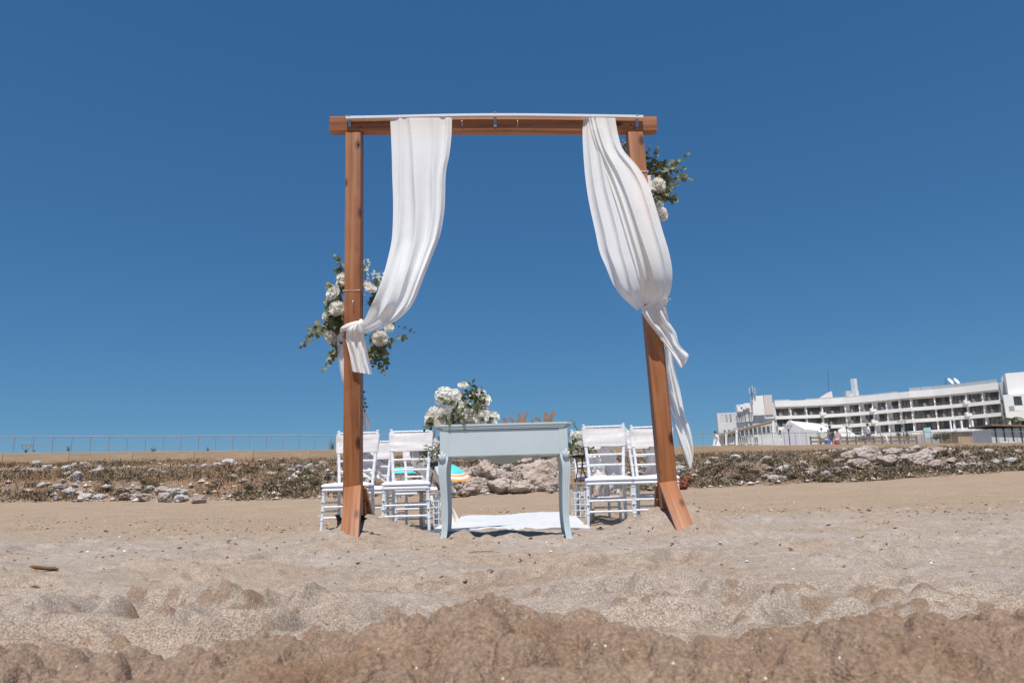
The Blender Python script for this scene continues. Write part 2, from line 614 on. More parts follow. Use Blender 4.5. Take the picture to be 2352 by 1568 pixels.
    def leaf(name, c1, c2, under=.5):
        a = Mat(name, c1, .55, .35)
        rnd = a.random()
        col = a.ramp(rnd, [(0.0, c1), (1.0, c2)])
        dif = a.b
        a.color(col)
        tr = a.n('ShaderNodeBsdfTranslucent')
        a.l(a.mix(.4, col, (.25, .3, .05)), tr.inputs['Color'])
        mx = a.n('ShaderNodeMixShader'); mx.inputs[0].default_value = .22
        a.l(dif.outputs[0], mx.inputs[1]); a.l(tr.outputs[0], mx.inputs[2])
        a.l(mx.outputs[0], a.out.inputs[0])
        return a.m
    MT['euc'] = leaf('eucalyptus_leaf', (.13, .14, .07), (.27, .265, .155))
    MT['leaf'] = leaf('green_leaf', (.04, .065, .02), (.12, .14, .06))
    MT['stem'] = simple('stem', (.14, .12, .05), .7, .2, 30)
    MT['baby'] = simple('tiny_white_bloom', (.62, .68, .62), .7, .1, 30)
    MT['alu'] = simple('white_aluminium', (.78, .79, .80), .28, .03, 3, spec=.6)
    MT['steel'] = simple('steel', (.55, .55, .56), .35, .1, 8, spec=.5, metal=.7)
    MT['plastic'] = simple('white_plastic', (.80, .81, .83), .4, .03, 5, spec=.5)
    MT['black'] = simple('black_plastic', (.012, .012, .013), .35, .3, 9, spec=.5, bump=.4, bscale=25)
    MT['letter'] = simple('letter_wood', (.27, .17, .115), .7, .25, 40, bump=.2)
    MT['box'] = simple('pale_wood_box', (.50, .42, .34), .75, .15, 18, bump=.2)
    MT['twig'] = simple('brown_twig', (.17, .09, .04), .8, .3, 30, bump=.3)
    MT['straw'] = simple('straw', (.48, .33, .16), .8, .2, 30)
    MT['orange'] = simple('orange_paper', (.65, .22, .06), .7, .1, 30)

    # rocks
    def rock(name, lo, mid, hi):
        a = Mat(name, mid, .92, .15)
        v = a.coord()
        rnd = a.random()
        of = a.n('ShaderNodeVectorMath', operation='ADD')
        cb = a.n('ShaderNodeCombineXYZ')
        a.l(a.math('MULTIPLY', rnd, 50.0), cb.inputs[0])
        a.l(v, of.inputs[0]); a.l(cb.outputs[0], of.inputs[1])
        v = of.outputs[0]
        f1 = a.noise(v, 1.6, 6, .65)
        f2 = a.noise(v, 7, 5, .7)
        c = a.ramp(f1, [(.3, lo), (.5, mid), (.68, hi)])
        c = a.mix(a.ramp(f2, [(.34, (.75, .75, .75)), (.46, (0, 0, 0))]), c, tuple(x * .32 for x in lo))
        c = a.mix(a.math('MULTIPLY', rnd, .35), c, (.62, .60, .58))
        a.color(c)
        a.bump(a.math('ADD', f1, f2), .9, .09)
        return a.m
    MT['rock'] = rock('limestone', (.40, .29, .22), (.58, .455, .375), (.70, .60, .53))
    MT['rockwhite'] = rock('pale_limestone', (.56, .50, .45), (.72, .68, .65), (.80, .78, .76))
    MT['rockred'] = simple('red_rock', (.22, .055, .03), .9, .4, 4, bump=.6, bscale=14)
    # bank plants

    def dry(name, stops):
        a = Mat(name, stops[0], .9, .1)
        f = a.noise(a.coord('Object'), .45, 4, .6)
        f2 = a.noise(a.coord('Object'), 5, 3, .6)
        m = a.math('ADD', a.math('MULTIPLY', f, .6), a.math('MULTIPLY', f2, .4))
        a.color(a.ramp(m, [(.35, stops[0]), (.5, stops[1]), (.64, stops[2])]))
        return a.m
    MT['scrub'] = dry('dry_scrub', ((.14, .107, .072), (.215, .168, .115), (.32, .258, .185)))
    MT['drygrass'] = dry('dry_grass', ((.28, .145, .075), (.38, .225, .125), (.48, .33, .205)))
    MT['shrub'] = leaf('bank_shrub_leaf', (.045, .055, .022), (.11, .11, .05))
    MT['shrubgrey'] = leaf('grey_shrub_leaf', (.12, .094, .064), (.19, .15, .10))
    MT['seaweed'] = simple('dry_seaweed', (.17, .10, .06), .9, .4, 5)
    MT['shellwhite'] = simple('shell', (.78, .75, .72), .6, .1, 20)
    # far built things
    a = Mat('tan_concrete', (.52, .38, .25), .9, .15)
    v = a.coord('Object', (1, 1, 1))
    c = a.ramp(a.noise(v, .8, 5, .6), [(.3, (.42, .29, .18)), (.7, (.58, .44, .31))])
    c = a.mix(.4, c, a.ramp(a.noise(a.coord('Object', (.3, .3, 4)), 2.2, 4), [(.35, (.40, .25, .14)), (.65, (.58, .46, .34))]))
    a.color(c)
    MT['concrete'] = a.m
    MT['hotel'] = simple('hotel_white_render', (.84, .83, .81), .85, .05, .3)
    MT['hotelgrey'] = simple('hotel_grey_render', (.62, .62, .63), .85, .1, .5)
    MT['hotelpink'] = simple('hotel_blush_render', (.66, .58, .55), .85, .05, .3)
    MT['glass'] = Mat('dark_glass', (.075, .07, .07), .12, .6).m
    MT['glasspane'] = Mat('grey_screen', (.45, .48, .50), .3, .5).m
    MT['curtainpane'] = simple('pane_with_curtain', (.20, .165, .155), .25, .45, .8, spec=.6)
    MT['frame'] = simple('dark_window_frame', (.03, .025, .022), .5, .2, 2)
    MT['railgrey'] = simple('railing_metal', (.32, .31, .32), .45, .1, 3, spec=.5)
    MT['cable'] = simple('railing_cable', (.35, .38, .42), .5, .1, 3)
    MT['tent'] = simple('tent_canvas', (.78, .77, .74), .8, .04, .5)
    MT['tentshade'] = simple('tent_canvas_shaded', (.56, .54, .58), .8, .05, .5)  # same canvas for the gable, its shade put into the colour
    MT['lamp'] = simple('dark_lamp_metal', (.05, .045, .04), .5, .2, 4)
    MT['lampglass'] = simple('pale_lamp_glass', (.30, .26, .20), .3, .1, 4)
    MT['brownwood'] = simple('weathered_fence_wood', (.22, .16, .115), .85, .25, 3)
    MT['sign'] = simple('pale_blue_board', (.46, .62, .68), .5, .05, 3)
    MT['teal'] = simple('turquoise_canvas', (.10, .62, .62), .8, .05, 4)
    MT['stripe'] = None
    a = Mat('striped_canvas', rough=.8)
    at = a.n('ShaderNodeAttribute', attribute_name='band')
    st = a.math('GREATER_THAN', a.math('FRACT', a.math('MULTIPLY', at.outputs['Fac'], 5.0)), .55)
    a.color(a.mix(st, (.78, .76, .72), (.72, .36, .08)))
    MT['stripe'] = a.m
    MT['skin'] = simple('skin', (.45, .25, .17), .6, .05, 8)
    MT['hair'] = simple('dark_hair', (.025, .016, .012), .6, .2, 40)
    for nm, c in (('cloth_white', (.78, .80, .84)), ('cloth_grey', (.26, .28, .30)), ('cloth_beige', (.52, .46, .36)), ('cloth_navy', (.03, .035, .06)), ('cloth_pink', (.72, .50, .48)), ('cloth_red', (.72, .05, .10)), ('cloth_blue', (.02, .14, .62)), ('cloth_paleblue', (.35, .50, .72)), ('cloth_dark', (.03, .04, .035)), ('cloth_slate', (.22, .23, .30))):
        MT[nm] = simple(nm, c, .85, .08, 6)


make_materials()

# ------------------------------------------------------------------ ground: one sheet from the camera's feet to the horizon
def build_ground():
    a1 = np.arange(-43, 43.01, .15)
    a2 = np.arange(44.5, 316, 1.5)
    ang = np.radians(np.concatenate([a1, a2]))
    rs = [.22]
    while rs[-1] < 8: rs.append(rs[-1] * 1.0066)
    while rs[-1] < 70: rs.append(rs[-1] * 1.014)
    while rs[-1] < 5000: rs.append(rs[-1] * 1.09)
    rs = np.array(rs)
    n, m = len(ang), len(rs)
    RR, AA = np.meshgrid(rs, ang, indexing='ij')
    X, Y = RR * np.sin(AA), RR * np.cos(AA)
    rec = []
    Z = H(X, Y, rec)
    co = np.stack([X, Y, Z], -1).reshape(-1, 3)
    co = np.vstack([co, [[0, 0, hz(0, 0)]]])
    i, k = np.meshgrid(np.arange(m - 1), np.arange(n), indexing='ij')
    a = i * n + k; b = i * n + (k + 1) % n
    quads = np.stack([a, a + n, b + n, b], -1).reshape(-1, 4)
    c = m * n
    k = np.arange(n)
    tris = np.stack([k, (k + 1) % n, np.full(n, c)], -1)
    me = bpy.data.meshes.new('sand')
    nv = len(co); nl = quads.size + tris.size
    me.vertices.add(nv); me.vertices.foreach_set('co', co.astype(np.float32).ravel())
    me.loops.add(nl); me.loops.foreach_set('vertex_index', np.concatenate([quads.ravel(), tris.ravel()]).astype(np.int32))
    me.polygons.add(len(quads) + len(tris))
    starts = np.concatenate([np.arange(len(quads)) * 4, quads.size + np.arange(len(tris)) * 3])
    me.polygons.foreach_set('loop_start', starts.astype(np.int32))
    me.update(calc_edges=True)
    me.validate()
    me.polygons.foreach_set('use_smooth', np.ones(len(me.polygons), bool))
    x, y = co[:, 0], co[:, 1]
    t = (y - y_foot(x)) / np.maximum(y_wall(x) - y_foot(x), 1)
    bank = sstep(-.005, .03, t + .012 * vnoise(x / .6, y / .6, 9))
    # a bare path climbs the bank on one side
    path = np.exp(-((t - .62 - .012 * (x + 20)) / .07) ** 2) * sstep(-13, -17, x)
    at = me.attributes.new('bank', 'FLOAT', 'POINT'); at.data.foreach_set('value', (bank * (1 - path)).astype(np.float32))
    at = me.attributes.new('paved', 'FLOAT', 'POINT'); at.data.foreach_set('value', (y > y_wall(x) + .1).astype(np.float32))
    coarse = sstep(9.0, 6.0, y + 1.2 * fbm(x / 1.5, y / 1.5, 2, 77)) * (1 - .0 * x)
    coarse = np.clip(coarse * (.72 + .55 * fbm(x / .8, y / .6, 3, 78)), 0, 1)
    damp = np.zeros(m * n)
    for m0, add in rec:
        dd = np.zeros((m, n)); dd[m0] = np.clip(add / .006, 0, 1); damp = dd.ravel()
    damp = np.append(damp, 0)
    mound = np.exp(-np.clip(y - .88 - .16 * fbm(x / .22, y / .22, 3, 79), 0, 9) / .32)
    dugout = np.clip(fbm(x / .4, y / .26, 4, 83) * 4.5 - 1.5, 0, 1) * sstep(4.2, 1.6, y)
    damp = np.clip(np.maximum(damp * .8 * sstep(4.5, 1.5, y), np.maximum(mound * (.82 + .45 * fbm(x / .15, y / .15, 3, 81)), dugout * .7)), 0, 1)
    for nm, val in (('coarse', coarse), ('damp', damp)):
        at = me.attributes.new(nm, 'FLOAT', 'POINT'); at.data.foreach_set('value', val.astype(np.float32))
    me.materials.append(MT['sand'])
    o = link('sand', me)
    tag(o, 'pale trodden beach sand rising to a stony bank', kind='structure')
    return o


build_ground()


# ------------------------------------------------------------------ wooden arch
def timber(name, p0, p1, w, d, parent, mat='wood', bev=.006, ref=(0, 1, 0)):
    """Squared timber from p0 to p1, w across, d deep; grain along it."""
    L = (Vector(p1) - Vector(p0)).length
    b = MB().box((0, 0, L / 2), (w, d, L), bev=bev)
    # a little unevenness so that the edges are not dead straight
    b.v = [(x + .0015 * mnoise.noise((x * 9, y * 9, z * 3)), y + .0015 * mnoise.noise((x * 9 + 5, y * 9, z * 3)), z) for x, y, z in b.v]
    o = b.build(name, MT[mat], parent, True, 35)
    M0 = frame(p0, p1, ref)
    o.matrix_local = (parent.matrix_basis.inverted() if parent else Matrix()) @ M0
    return o


PD = 5.0          # distance of the arch
PWID = .112
ARCH = thing('wooden_arch', 'brown stained timber wedding arch with splayed board feet standing in the sand', 'arch', (0, PD, 0))
pl0, pl1 = P(811, 1122, PD), P(814.5, 306, PD)
pr0, pr1 = P(1533, 1112, PD), P(1456.5, 305, PD)
dl = (pl1 - pl0).normalized(); dr = (pr1 - pr0).normalized()
pl0 = pl0 - dl * .36; pr0 = pr0 - dr * .36
left_post = timber('post', pl0, pl1, PWID, .11, ARCH)
right_post = timber('post', pr0, pr1, PWID, .11, ARCH)
bl, br = P(759, 289, PD - .02), P(1507, 289, PD - .02)
BEAM = timber('beam', bl, br, .078, .112, ARCH, ref=(0, 0, 1))
# beam height/depth: local Y follows world Z here
for (top, foot, pz0, d) in ((P(811, 1119, PD - .07), P(802, 1258, PD - .37), pl0, dl), (P(1533, 1109, PD - .07), P(1578, 1226, PD - .37), pr0, dr)):
    timber('foot_board', foot + (foot - top).normalized() * .08, top, PWID, .032, ARCH, bev=.004)
    # matching board behind
    axis_top = Vector((top.x, PD + .07, top.z))
    back = Vector((top.x + .03, PD + .36, foot.z + .02))
    timber('foot_board', back, axis_top, PWID, .032, ARCH, bev=.004)
    # two inner cheeks that show between the boards
    mid_t = Vector((top.x, PD + .085, top.z - .1)); mid_b = Vector((top.x + .01, PD + .17, foot.z + .05))
    timber('inner_board', mid_b, mid_t, PWID * .9, .02, ARCH, bev=.003)

# curtain rail in front of the beam
RY = PD - .02 - .039 - .024
rail_pts = [P(px, py, RY) for px, py in ((795, 271), (880, 269.5), (985, 267), (1085, 265.3), (1190, 265), (1290, 266), (1400, 267.6), (1477, 269))]
rb = MB()
rows = []
for p in catmull([tuple(q) for q in rail_pts], 40):
    rows.append([(p[0], p[1] + dy, p[2] + dz) for dy, dz in ((-.012, -.009), (.012, -.009), (.012, .009), (-.012, .009))])
rb.grid(rows, closed=True)
rb.add(rows[0], [(0, 1, 2, 3)]); rb.add(rows[-1], [(3, 2, 1, 0)])


def under(o, parent):
    """Parent with the object's world placement kept (parents are unrotated or placed already)."""
    o.parent = parent
    o.matrix_parent_inverse = parent.matrix_basis.inverted()
    return o


RAIL = under(rb.build('curtain_rail', MT['alu']), ARCH)


def sub(o, part):
    o.parent = part
    pm = part.matrix_parent_inverse @ part.matrix_basis
    base = part.parent.matrix_basis if part.parent else Matrix()
    o.matrix_parent_inverse = (base @ pm).inverted()
    return o


def beam_front(px):
    k = (px - 759) / (1507 - 759)
    return bl.lerp(br, k)


for px in (806, 1138, 1461):
    c = beam_front(px)
    fy = PD - .02 - .039
    rail_z = min(rail_pts, key=lambda q: abs(q.x - c.x)).z
    b = MB()
    b.box((c.x, fy - .004, c.z - .003), (.022, .008, .055), bev=.002)
    b.box((c.x, (fy + RY) / 2, rail_z + .012), (.022, abs(fy - RY) + .03, .004))
    b.box((c.x, fy - .006, (rail_z + c.z) / 2), (.022, .004, abs(rail_z - c.z) + .03))
    sub(b.build('bracket', MT['steel']), RAIL)
for px in (842, 910, 978, 1036, 1042, 1048, 1055, 1070, 1076, 1095, 1105, 1111, 1122, 1300, 1310, 1322):
    q = rail_pts[0].lerp(rail_pts[-1], (px - 795) / 682.0)
    k = min(int((px - 795) / 682.0 * 7), 6)
    z = rail_pts[k].z + (rail_pts[k + 1].z - rail_pts[k].z) * (((px - 795) / 682.0 * 7) - k)
    b = MB().tube([(q.x + .007 * math.cos(t), RY, z - .014 + .008 * math.sin(t)) for t in np.linspace(0, 6.28, 9)], .0018, 5)
    sub(b.build('glide', MT['plastic']), RAIL)
for px in (1063, 1189):
    c = beam_front(px)
    b = MB().tube([(c.x, PD - .058, c.z + .012), (c.x, PD - .085, c.z + .010), (c.x, PD - .09, c.z - .005), (c.x + .001, PD - .085, c.z - .03), (c.x, PD - .07, c.z - .033)], .0028, 6)
    under(b.build('hook', MT['steel'], None, True), ARCH)
c = P(812, 697, PD - .06)
under(MB().tube([c + Vector((0, .01, .02)), c + Vector((0, -.02, .018)), c + Vector((0, -.024, 0)), c + Vector((0, -.012, -.025))], .003, 6).build('hook', MT['steel'], None, True), ARCH)
for px, py in ((827, 293), (1450, 287), (1457, 295), (823, 330), (1004, 285)):
    c = P(px, py, PD - .06)
    under(MB().tube([c + Vector((0, .006, 0)), c + Vector((0, -.0015, 0))], .006, 8).build('screw', MT['frame']), ARCH)


# ------------------------------------------------------------------ draped cloth
def folds(u, v, spec, seed):
    s = 0
    for (f, a, ph, dr) in spec:
        s = s + .7 * a * np.sin(2 * np.pi * f * (u + dr * v) + ph + .8 * np.sin(3 * v + ph))
    return s + .30 * fbm(u * 1.9, v * 1.3 + seed, 2, seed) + .05 * fbm(u * 6, v * 5, 2, seed + 3)


def cloth(name, rows, spec, parent=None, n=96, m=150, seed=1, mat='cloth', thick=0.0, ridges=()):
    """rows: left px, left py, right px, right py, distance, fold depth."""
    rr = catmull(rows, m)
    u = np.linspace(0, 1, n)
    grid = []
    for i in range(m):
        v = i / (m - 1)
        lx, ly, rx, ry, Y, amp = rr[i]
        off = amp * folds(u, np.full(n, v), spec, seed)
        for (u0, u1, w_, a_, v0, v1) in ridges:      # single long folds running down the cloth
            uc = u0 + (u1 - u0) * v + .02 * math.sin(4 * v + 9 * u0)
            k_ = float(sstep(v0 - .12, v0 + .06, np.array(v)) * sstep(v1 + .12, v1 - .06, np.array(v)))
            d_ = (u - uc) / w_
            off = off - amp * a_ * k_ * np.where(d_ < 0, np.exp(-np.abs(d_ * 1.9) ** 1.35), np.exp(-np.abs(d_ * .75) ** 1.35))
        # cloth bunches sideways where it folds
        us = u + (.018 * np.sin(2 * np.pi * (spec[0][0] * u + spec[0][3] * v * spec[0][0]) + 1.1)) * np.sin(np.pi * u)
        row = []
        for k in range(n):
            row.append(P(lx + (rx - lx) * us[k], ly + (ry - ly) * us[k], Y + off[k]))
        grid.append(row)
    o = MB().grid(grid).build(name, MT[mat], None, True)
    if parent:
        under(o, parent)
    if thick:
        md = o.modifiers.new('hem', 'SOLIDIFY'); md.thickness = thick
    return o


YC = RY
lc = thing('white_curtain', 'sheer white curtain gathered to and knotted on the post above the flower-decked side', 'curtain', (-.8, YC, 0))
lc['label'] = 'white curtain swept aside in one long curve and knotted round the upright post'
cloth('drape', [
    (896, 271, 1038, 270, YC, .018), (898, 309, 1037, 310, YC - .02, .020), (900, 360, 1032, 356, YC - .05, .025), (901, 405, 1024, 400, YC - .075, .028),
    (903, 471, 1021, 480, YC - .11, .03), (901, 537, 1011, 540, YC - .15, .03), (895, 576, 997, 578, YC - .18, .032), (880, 633, 977, 628, YC - .23, .034),
    (864, 676, 954, 686, YC - .25, .034), (850, 706, 936, 714, YC - .24, .03), (841, 726, 906, 739, YC - .18, .024), (834, 738, 872, 756, YC - .11, .016), (829, 742, 838, 767, YC - .04, .010)],
    [(1.1, .55, .5, -.25), (2.3, .28, 2.0, .3)], lc, seed=3, ridges=((.13, .10, .05, .7, -.2, .45), (.30, .78, .09, 1.5, -.2, .62), (.70, .86, .08, 1.7, -.2, 1.2), (.90, .95, .05, 1.5, -.2, 1.2), (.25, .42, .12, 1.3, .55, 1.2)))
# knot wrapped round the post
for (cx, cy, post, par) in ((811, 755, -1, lc),):
    c = P(cx, cy, PD)
    b = MB()
    rows_ = []
    for j in range(12):
        t = j / 11.0
        ring = []
        for k in range(40):
            th = 2 * math.pi * k / 40
            rx, ry = .074, .074
            sx = math.copysign(abs(math.cos(th)) ** .45, math.cos(th)); sy = math.copysign(abs(math.sin(th)) ** .45, math.sin(th))
            bulge = math.sin(math.pi * t)
            front = max(0, -math.sin(th)) * max(0, math.cos(th) + .4)
            r = 1 + .10 * bulge + .30 * front * bulge + .05 * mnoise.noise((th * 2, t * 9, 3.0))
            tilt = .020 * math.cos(th) + .014 * mnoise.noise((math.cos(th) * 2, math.sin(th) * 2, 1.7))
            wd = .010 + .034 * max(0, math.cos(th) * .5 + .5 - max(0, math.sin(th)))
            ring.append((c.x + rx * sx * r, c.y + ry * sy * r, c.z + tilt + (t - .5) * 2 * wd))
        rows_.append(ring)
    b.grid(rows_, closed=True)
    under(b.build('knot', MT['cloth'], None, True), par)
cloth('tail', [(808, 748, 833, 741, PD - .12, .012), (797, 757, 836, 762, PD - .12, .018), (795, 778, 839, 780, PD - .09, .018), (798, 795, 843, 796, PD - .088, .018), (803, 815, 847, 820, PD - .088, .018), (806, 834, 851, 842, PD - .088, .02), (809, 853, 855, 860, PD - .088, .024)],
      [(1.6, .8, .3, .1), (2.9, .5, 1.0, -.2), (5.1, .2, .4, .3)], lc, 50, 60, 11)
cloth('tail', [(788, 759, 800, 757, PD + .02, .006), (774, 774, 800, 772, PD + .05, .014), (775, 809, 806, 812, PD + .09, .018), (780, 848, 815, 850, PD + .10, .02), (791, 888, 824, 890, PD + .11, .02), (812, 920, 836, 918, PD + .11, .018), (830, 950, 841, 945, PD + .11, .014), (835, 972, 850, 968, PD + .11, .012), (838, 989, 854, 983, PD + .11, .008)],
      [(1.4, .8, .9, .2), (3.3, .4, .1, .2)], lc, 40, 80, 17)

rc = thing('white_curtain', 'white curtain billowing across the leaning post and tied there, long tail fluttering', 'curtain', (.85, YC, 0))
cloth('drape', [
    (1340, 270, 1386, 270, YC + .02, .016), (1338, 309, 1398, 312, YC + .01, .022), (1341, 370, 1412, 376, YC - .02, .024), (1346, 421, 1424, 430, YC - .045, .026), (1354, 471, 1440, 480, YC - .07, .028),
    (1367, 530, 1456, 535, YC - .10, .028), (1377, 577, 1466, 580, YC - .12, .028), (1392, 614, 1474, 618, YC - .13, .026), (1408, 652, 1478, 650, YC - .12, .022), (1427, 680, 1481, 672, YC - .09, .018), (1448, 700, 1482, 686, YC - .03, .014), (1463, 713, 1480, 700, YC - .02, .008)],
    [(1.0, .6, .2, .25), (2.2, .25, 2.4, -.2)], rc, seed=23, ridges=((.20, .30, .12, 1.0, -.2, 1.2), (.60, .55, .14, 1.3, .05, 1.2)))
cloth('drape', [
    (1352, 270, 1413, 271, YC - .015, .018), (1361, 309, 1420, 310, YC - .03, .02), (1373, 345, 1432, 344, YC - .05, .024), (1388, 384, 1466, 384, YC - .075, .026), (1402, 424, 1489, 423, YC - .10, .027),
    (1418, 471, 1505, 471, YC - .13, .027), (1436, 530, 1522, 530, YC - .155, .027), (1450, 577, 1535, 573, YC - .165, .026), (1460, 612, 1543, 611, YC - .16, .024), (1467, 642, 1544, 644, YC - .14, .02), (1472, 664, 1539, 672, YC - .10, .016), (1474, 680, 1530, 689, YC - .05, .014), (1474, 694, 1524, 700, YC - .04, .008)],
    [(1.1, .6, 1.4, .12), (2.4, .25, .3, -.15)], rc, seed=29, ridges=((.08, .2, .08, 1.2, -.2, 1.2), (.25, .56, .13, 1.9, -.2, .9), (.74, .84, .12, 1.3, -.2, 1.2)))
c = P(1500, 697, PD)
rows_ = []
for j in range(14):
    t = j / 13.0
    ring = []
    for k in range(44):
        th = 2 * math.pi * k / 44
        sx = math.copysign(abs(math.cos(th)) ** .5, math.cos(th)); sy = math.copysign(abs(math.sin(th)) ** .5, math.sin(th))
        bulge = math.sin(math.pi * t)
        r = 1 + .16 * bulge + .30 * max(0, -math.sin(th)) * bulge + .09 * mnoise.noise((math.cos(th) * 2.4, math.sin(th) * 2.4, t * 5))
        tilt = .022 * math.sin(th * 2 + 1) * .5 + .012 * mnoise.noise((math.cos(th) * 3, math.sin(th) * 3, 5.7))
        ring.append((c.x + .074 * sx * r, c.y + .076 * sy * r, c.z + tilt + (t - .5) * .062))
    rows_.append(ring)
under(MB().grid(rows_, closed=True).build('knot', MT['cloth'], None, True), rc)
b = MB()
b.tube([c + Vector((.085 * math.cos(t), -.02 - .10 * math.sin(t), -.03 + .012 * math.cos(t))) for t in np.linspace(0, math.pi, 14)], .006, 6)
b.tube([c + Vector((.035, -.125, -.028)), c + Vector((.06, -.14, -.012)), c + Vector((.095, -.135, -.004))], .005, 6)
b.tube([c + Vector((.03, -.125, -.03)), c + Vector((.012, -.14, -.045)), c + Vector((-.01, -.135, -.055))], .005, 6)
under(b.build('tie_cord', MT['cloth'], None, True), rc)
cloth('tail', [(1476, 702, 1520, 698, PD - .12, .012), (1474, 716, 1524, 708, PD - .13, .02), (1483, 733, 1531, 728, PD - .13, .026), (1499, 754, 1541, 746, PD - .12, .028), (1513, 772, 1553, 765, PD - .11, .028), (1527, 791, 1559, 789, PD - .11, .028), (1542, 813, 1570, 803, PD - .11, .03), (1555, 834, 1582, 816, PD - .11, .03), (1563, 846, 1577, 832, PD - .11, .026)],
      [(1.7, .9, .8, .25), (3.1, .5, 1.7, -.3), (6.0, .2, .9, .2)], rc, 50, 70, 31)
cloth('tail', [(1513, 702, 1530, 705, PD + .06, .01), (1518, 740, 1536, 735, PD + .08, .014), (1522, 790, 1542, 790, PD + .09, .018), (1522, 842, 1548, 836, PD + .09, .02), (1528, 900, 1562, 895, PD + .09, .022), (1540, 947, 1572, 947, PD + .08, .024), (1552, 990, 1585, 985, PD + .06, .026), (1562, 1022, 1592, 1020, PD + .05, .026), (1572, 1050, 1593, 1045, PD + .05, .02), (1583, 1076, 1588, 1072, PD + .05, .008)],
      [(1.5, .9, .1, .3), (2.7, .5, .7, -.4)], rc, 46, 100, 37)


# ------------------------------------------------------------------ console table
TB = thing('console_table', 'pale grey green painted console table with curved cabriole legs on the sand', 'table', (-.072, 4.95, .0))
TB.rotation_euler = (0, rad(-.0), rad(.6))
tw, td, th_ = .818, .36, .745
tl = MT['table']


def tprof(pts, y0, y1, bev=.002):
    return MB().prism(pts, y0, y1)


# top with a moulded lip
b = MB()
for (ov, oy, z0, z1) in ((.034, .012, th_ - .012, th_), (.026, .008, th_ - .024, th_ - .012), (.014, .005, th_ - .034, th_ - .024)):
    w, d = tw / 2 + ov, td / 2 + oy
    ch = .035
    pts = [(-w + ch, -d), (w - ch, -d), (w, -d + ch), (w, d - ch), (w - ch, d), (-w + ch, d), (-w, d - ch), (-w, -d + ch)]
    n = len(pts)
    b.add([(x, y, z0) for x, y in pts] + [(x, y, z1) for x, y in pts], [tuple(range(n - 1, -1, -1)), tuple(range(n, 2 * n))] + [(i, (i + 1) % n, (i + 1) % n + n, i + n) for i in range(n)])
b.build('top', tl, TB)
# case: near panel, side panels, underside
b = MB().box((0, -td / 2 + .012, .625), (tw - .1, .018, .165), bev=.002)
b.build('back_panel', tl, TB)
for s in (-1, 1):
    MB().box((s * (tw / 2 - .014), 0, .625), (.016, td - .1, .165), bev=.002).build('side_panel', tl, TB)
MB().box((0, .0, .552), (tw - .06, td - .06, .008)).build('bottom_panel', tl, TB)
# scalloped apron on the far side
top_z = .70
out = [(-tw / 2 + .04, top_z), (-tw / 2 + .04, .535)]
sc = [(-.34, .533), (-.30, .540), (-.26, .538), (-.235, .528), (-.222, .520), (-.208, .527), (-.18, .538), (-.14, .537), (-.10, .522), (-.05, .503), (0, .497)]
sc = sc + [(-x, z) for x, z in sc[-2::-1]]
cs = catmull(sc, 60)
out += [tuple(q) for q in cs] + [(tw / 2 - .04, .535), (tw / 2 - .04, top_z)]
ba = MB()
lower = [tuple(q) for q in cs]
rows_ = [[(x, td / 2 - .03, z) for x, z in lower], [(x, td / 2 - .03, top_z) for x, z in lower]]
ba.grid(rows_)
rows_ = [[(x, td / 2 - .01, z) for x, z in lower], [(x, td / 2 - .01, top_z) for x, z in lower]]
ba.grid(rows_)
ba.grid([[(x, td / 2 - .03, z) for x, z in lower], [(x, td / 2 - .01, z) for x, z in lower]])
ba.build('scalloped_apron', tl, TB)
# legs
leg_c = [(0, .71, .052), (0, .62, .052), (.0, .545, .053), (.008, .50, .054), (.011, .45, .050), (.006, .36, .044), (.0, .26, .039), (-.002, .16, .036), (.002, .09, .036), (.010, .04, .039), (.018, .0, .044), (.021, -.03, .046)]
lcv = catmull(leg_c, 44)
for sx in (-1, 1):
    for sy in (-1, 1):
        rows_ = []
        for (o_, z, w) in lcv:
            cx = sx * (tw / 2 - .026 + o_); cy = sy * (td / 2 - .026 + o_ * .8)
            h = w / 2 * 1.03
            g = .004 if z < .56 else .0022        # flutes
            ring = []
            for (ax, ay) in ((-1, -1), (1, -1), (1, 1), (-1, 1)):
                nx, ny = {(-1, -1): (1, -1), (1, -1): (1, 1), (1, 1): (-1, 1), (-1, 1): (-1, -1)}[(ax, ay)]
                for q in np.linspace(0, 1, 12, endpoint=False):
                    x = ax + (nx - ax) * q; y = ay + (ny - ay) * q
                    dep = g * (.5 - .5 * math.cos(q * 2 * math.pi * 3))
                    px_, py_ = x * h, y * h
                    if nx != ax: py_ -= math.copysign(dep, py_)
                    else: px_ -= math.copysign(dep, px_)
                    ring.append((cx + px_, cy + py_, z))
            rows_.append(ring)
        b = MB().grid(rows_, closed=True)
        b.add(rows_[0], [tuple(range(48))]); b.add(rows_[-1], [tuple(range(47, -1, -1))])
        leg = b.build('leg', tl, TB, True, 40)
        if sy < 0:
            # carved leaf at the knee
            k = MB()
            cx = sx * (tw / 2 - .026 + .012); cy = sy * (td / 2 - .026 + .012) - .029
            for a_, l_, s_ in ((-.45, .05, .010), (0, .062, .012), (.45, .05, .010)):
                pts = [(cx + math.sin(a_) * l_ * t_ + 0 * t_, cy - .004 * math.sin(math.pi * t_), .515 + math.cos(a_) * l_ * t_) for t_ in np.linspace(0, 1, 7)]
                k.tube(pts, [s_ * math.sin(math.pi * min(1, .18 + t_ * .82)) + .001 for t_ in np.linspace(0, 1, 7)], 6, flat=.4)
            k.build('carved_leaf', tl, leg, True)

# ------------------------------------------------------------------ letters on the table (they face the guests)
MLET = thing('letter_sign', 'brown wooden cut-out letters spelling Mr & Mrs, seen from behind on the table top', 'sign', (.105, 4.97, th_ + .0))


